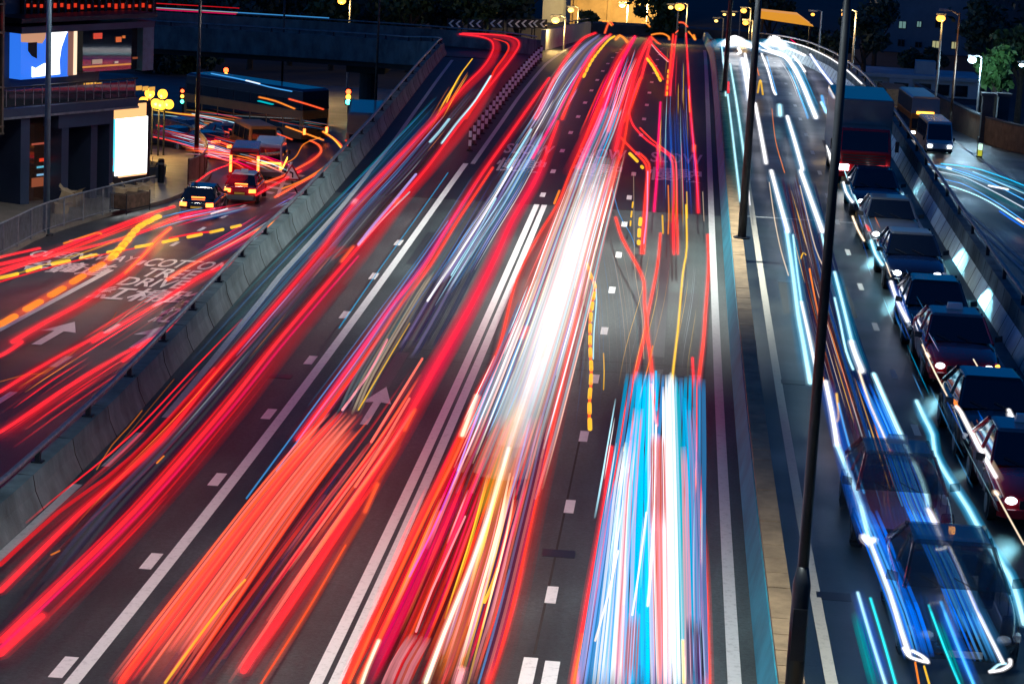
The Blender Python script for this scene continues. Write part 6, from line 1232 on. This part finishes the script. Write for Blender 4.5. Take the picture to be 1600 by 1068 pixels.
trail('dashed yellow flashing trail curving across the left street', [('d', [(0, 434), (30, 427), (62, 417), (100, 409), (140, 400), (200, 388), (230, 383), (270, 375), (310, 367), (350, 358), (376, 352)], .1, 'yel', 1.0, dict(pitch=1.7, on=.6)), ('t', [(0, 440), (62, 422), (140, 402), (210, 388)], .05, 'red', .8), ('t', [(265, 372), (300, 365), (330, 362)], .1, 'red', .9)], zl, LS)
trail('short red trail at the far left edge below the big arrow', [('c', [(0, 556), (16, 547), (34, 534)], .16, 'red', 1.0)], zl, LS)
trail('red trail from the left edge rising past the lane dashes', [('c', [(0, 612), (50, 581), (95, 555), (135, 534), (160, 520)], .13, 'red', 1.0), ('s', [(0, 620), (60, 580), (150, 528)], .5, 'red', .5), ('t', [(0, 596), (45, 584), (70, 583), (95, 565), (125, 542)], .016, 'ora', .5), ('b', [(0, 640), (60, 598), (120, 560)], .9, 'maroon', 1.0, dict(n=10, pal=['maroon', 'red', 'ora']))], zl, LS)
trail('red trail nearest the concrete barrier at the left edge', [('c', [(0, 675), (50, 643), (100, 609), (150, 578), (190, 554), (235, 530)], .13, 'red', 1.0), ('s', [(0, 682), (100, 615), (200, 552)], .5, 'red', .5), ('b', [(0, 690), (100, 620), (200, 555)], .8, 'maroon', 1.0, dict(n=10, pal=['maroon', 'red']))], zl, LS)
trail('short red trail between the second arrow and the barrier', [('c', [(192, 564), (230, 535), (262, 516), (300, 488)], .14, 'red', 1.0), ('t', [(140, 532), (170, 505), (182, 488)], .015, 'ora', .4), ('t', [(165, 520), (200, 490), (230, 465)], .02, 'beige', .5)], zl, LS)
trail('orange red trails curling round beside the warning sign', [('c', [(430, 308), (455, 294), (480, 280), (510, 264), (530, 248), (536, 236), (528, 222), (505, 206)], .16, 'orr', 1.1), ('c', [(415, 285), (440, 276), (462, 265), (490, 249), (502, 236), (497, 226), (485, 220)], .16, 'orr', 1.1), ('c', [(400, 305), (430, 288), (470, 267)], .15, 'red', 1.0), ('s', [(400, 300), (470, 265), (498, 240)], .5, 'red', .7), ('c', [(505, 206), (520, 216), (534, 232)], .12, 'yel', 1.0), ('t', [(430, 262), (460, 247), (475, 225), (500, 215)], .05, 'ora', .8)], zl, LS)
trail('orange streaks along the side of the turning bus', [('c', [(452, 155), (480, 163), (505, 171)], .13, 'orr', 1.1), ('c', [(405, 152), (430, 158), (460, 170)], .13, 'ora', 1.0), ('t', [(405, 158), (425, 163)], .2, 'teal', 2.0)], zl, LS, 3.2)
trail('orange streaks low behind the turning bus, near its wheels', [('c', [(400, 197), (428, 207), (456, 218)], .12, 'orr', 1.0), ('c', [(447, 198), (478, 209), (505, 219)], .14, 'ora', 1.1), ('c', [(355, 201), (372, 206), (385, 210)], .1, 'tail', 1.0), ('c', [(540, 220), (552, 214), (566, 207)], .12, 'tail', 1.0), ('b', [(420, 185), (470, 195), (530, 205)], 1.5, 'cyw', .6, dict(n=16, pal=['cyw', 'orr', 'teal', 'sky', 'ora']))], zl, LS, .9)
trail('many coloured streaks swirling round the left turn behind the globe lamps', [('b', [(236, 205), (270, 212), (310, 222), (360, 236), (400, 250)], 3.0, 'red', .9, dict(n=40, pal=['red', 'orr', 'cyw', 'mag', 'sky', 'ora', 'cyan'], len=(.15, .5), sw=(.03, .09))), ('b', [(236, 180), (300, 186), (350, 196), (400, 212)], 4.0, 'ora', .7, dict(n=36, pal=['ora', 'cyw', 'orr', 'sky', 'beige', 'mag'], len=(.15, .5), sw=(.03, .09))), ('c', [(240, 172), (280, 178), (312, 181)], .1, 'yel', .9), ('f', [(260, 190), (320, 198), (385, 208)], 1.6, 'beige', .25, dict(n=10, pal=['beige', 'grey', 'cyw'], a=.2))], zl, LS, .8)
trail('cool blue white streak at the roof edge of the turning bus', [('c', [(330, 115), (380, 125), (420, 136), (456, 143)], .08, 'sky', 1.1), ('t', [(385, 126), (405, 131)], .12, 'white', 1.1)], zl, LS, 4.2)
trail('blue white smear on the road right of the red taxi', [('f', [(300, 345), (340, 335), (390, 322)], .5, 'sky', .3, dict(n=6, pal=['sky', 'blue', 'cyw'], a=.1)), ('t', [(330, 334), (355, 326)], .06, 'white', .9), ('b', [(420, 330), (445, 318), (470, 306)], .5, 'cyw', .8, dict(n=8, pal=['cyw', 'sky', 'blue']))], zl, LS, .3)

trail('tangle of red and orange trails round the vans and taxi on the left street', [('c', [(300, 290), (330, 268), (356, 258), (380, 246), (410, 236)], .1, 'red', 1.0), ('c', [(320, 232), (350, 240), (385, 246), (410, 258)], .1, 'tail', 1.0), ('c', [(330, 245), (362, 252), (380, 262)], .08, 'orr', 1.0), ('c', [(345, 222), (372, 231), (400, 240), (430, 254)], .09, 'orr', 1.0), ('s', [(300, 230), (350, 240), (400, 252)], 1.2, 'red', .7), ('s', [(358, 285), (378, 268), (398, 256)], 1.0, 'red', .7), ('t', [(440, 295), (470, 283), (505, 262), (520, 246)], .06, 'ora', 1.0), ('b', [(290, 240), (340, 243), (390, 252), (430, 268)], 2.2, 'red', 1.0, dict(n=30, pal=['red', 'orr', 'ora', 'mag', 'cyw'], sw=(.03, .07)))], zl, LS, 1.0)
trail('stacked red and amber streaks sweeping behind the curved brown railing', [('c', [(245, 196), (290, 205), (335, 218), (372, 236)], .12, 'red', 1.0), ('c', [(240, 214), (275, 222), (305, 232), (330, 246)], .1, 'tail', 1.0), ('c', [(280, 190), (330, 200), (380, 215), (420, 236)], .1, 'orr', 1.0), ('s', [(240, 205), (300, 215), (350, 230)], 2.0, 'red', .5), ('c', [(300, 178), (350, 188), (410, 204)], .08, 'cyw', .8)], zl, LS, .8)
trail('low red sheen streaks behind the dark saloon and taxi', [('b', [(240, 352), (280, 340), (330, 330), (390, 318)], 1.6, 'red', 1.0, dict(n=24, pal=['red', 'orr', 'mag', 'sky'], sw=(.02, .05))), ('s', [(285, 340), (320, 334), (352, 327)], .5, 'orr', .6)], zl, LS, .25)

# --- right street
RS = 'right street trails'
def zq(y): return zl(y)
trail('cyan trail sweeping along the near edge of the right street', [('c', [(1450, 283), (1490, 292), (1540, 312), (1600, 350)], .1, 'cyw', 1.1), ('c', [(1445, 275), (1500, 286), (1555, 315), (1600, 345)], .07, 'sky', 1.1), ('t', [(1562, 330), (1595, 352), (1602, 356)], .1, 'blue', 1.0)], zq, RS, .6)
trail('pale grey white trail between the cyan trails of the right street', [('c', [(1440, 264), (1500, 275), (1550, 298), (1600, 325)], .09, 'grey', 2.2), ('s', [(1440, 266), (1500, 277), (1600, 330)], .5, 'teal', .6)], zq, RS, .6)
trail('bright blue trail along the middle of the right street', [('c', [(1432, 254), (1480, 262), (1540, 282), (1600, 312)], .1, 'sky', 1.3), ('c', [(1480, 262), (1486, 264)], .16, 'white', 1.3)], zq, RS, .6)
trail('cyan trail at the far side of the right street', [('c', [(1470, 256), (1520, 262), (1570, 278), (1600, 290)], .1, 'cyan', 1.2), ('t', [(1520, 268), (1600, 302)], .05, 'cyw', .9), ('c', [(1545, 290), (1560, 293), (1575, 296)], .15, 'white', 1.2), ('b', [(1440, 258), (1500, 270), (1560, 290), (1600, 305)], 2.5, 'cyan', .8, dict(n=22, pal=['cyan', 'teal', 'cyw', 'sky']))], zq, RS, .6)
trail('orange tipped streak at the right end of the right street', [('c', [(1590, 342), (1602, 350)], .15, 'ora', 1.1)], zq, RS, .6)
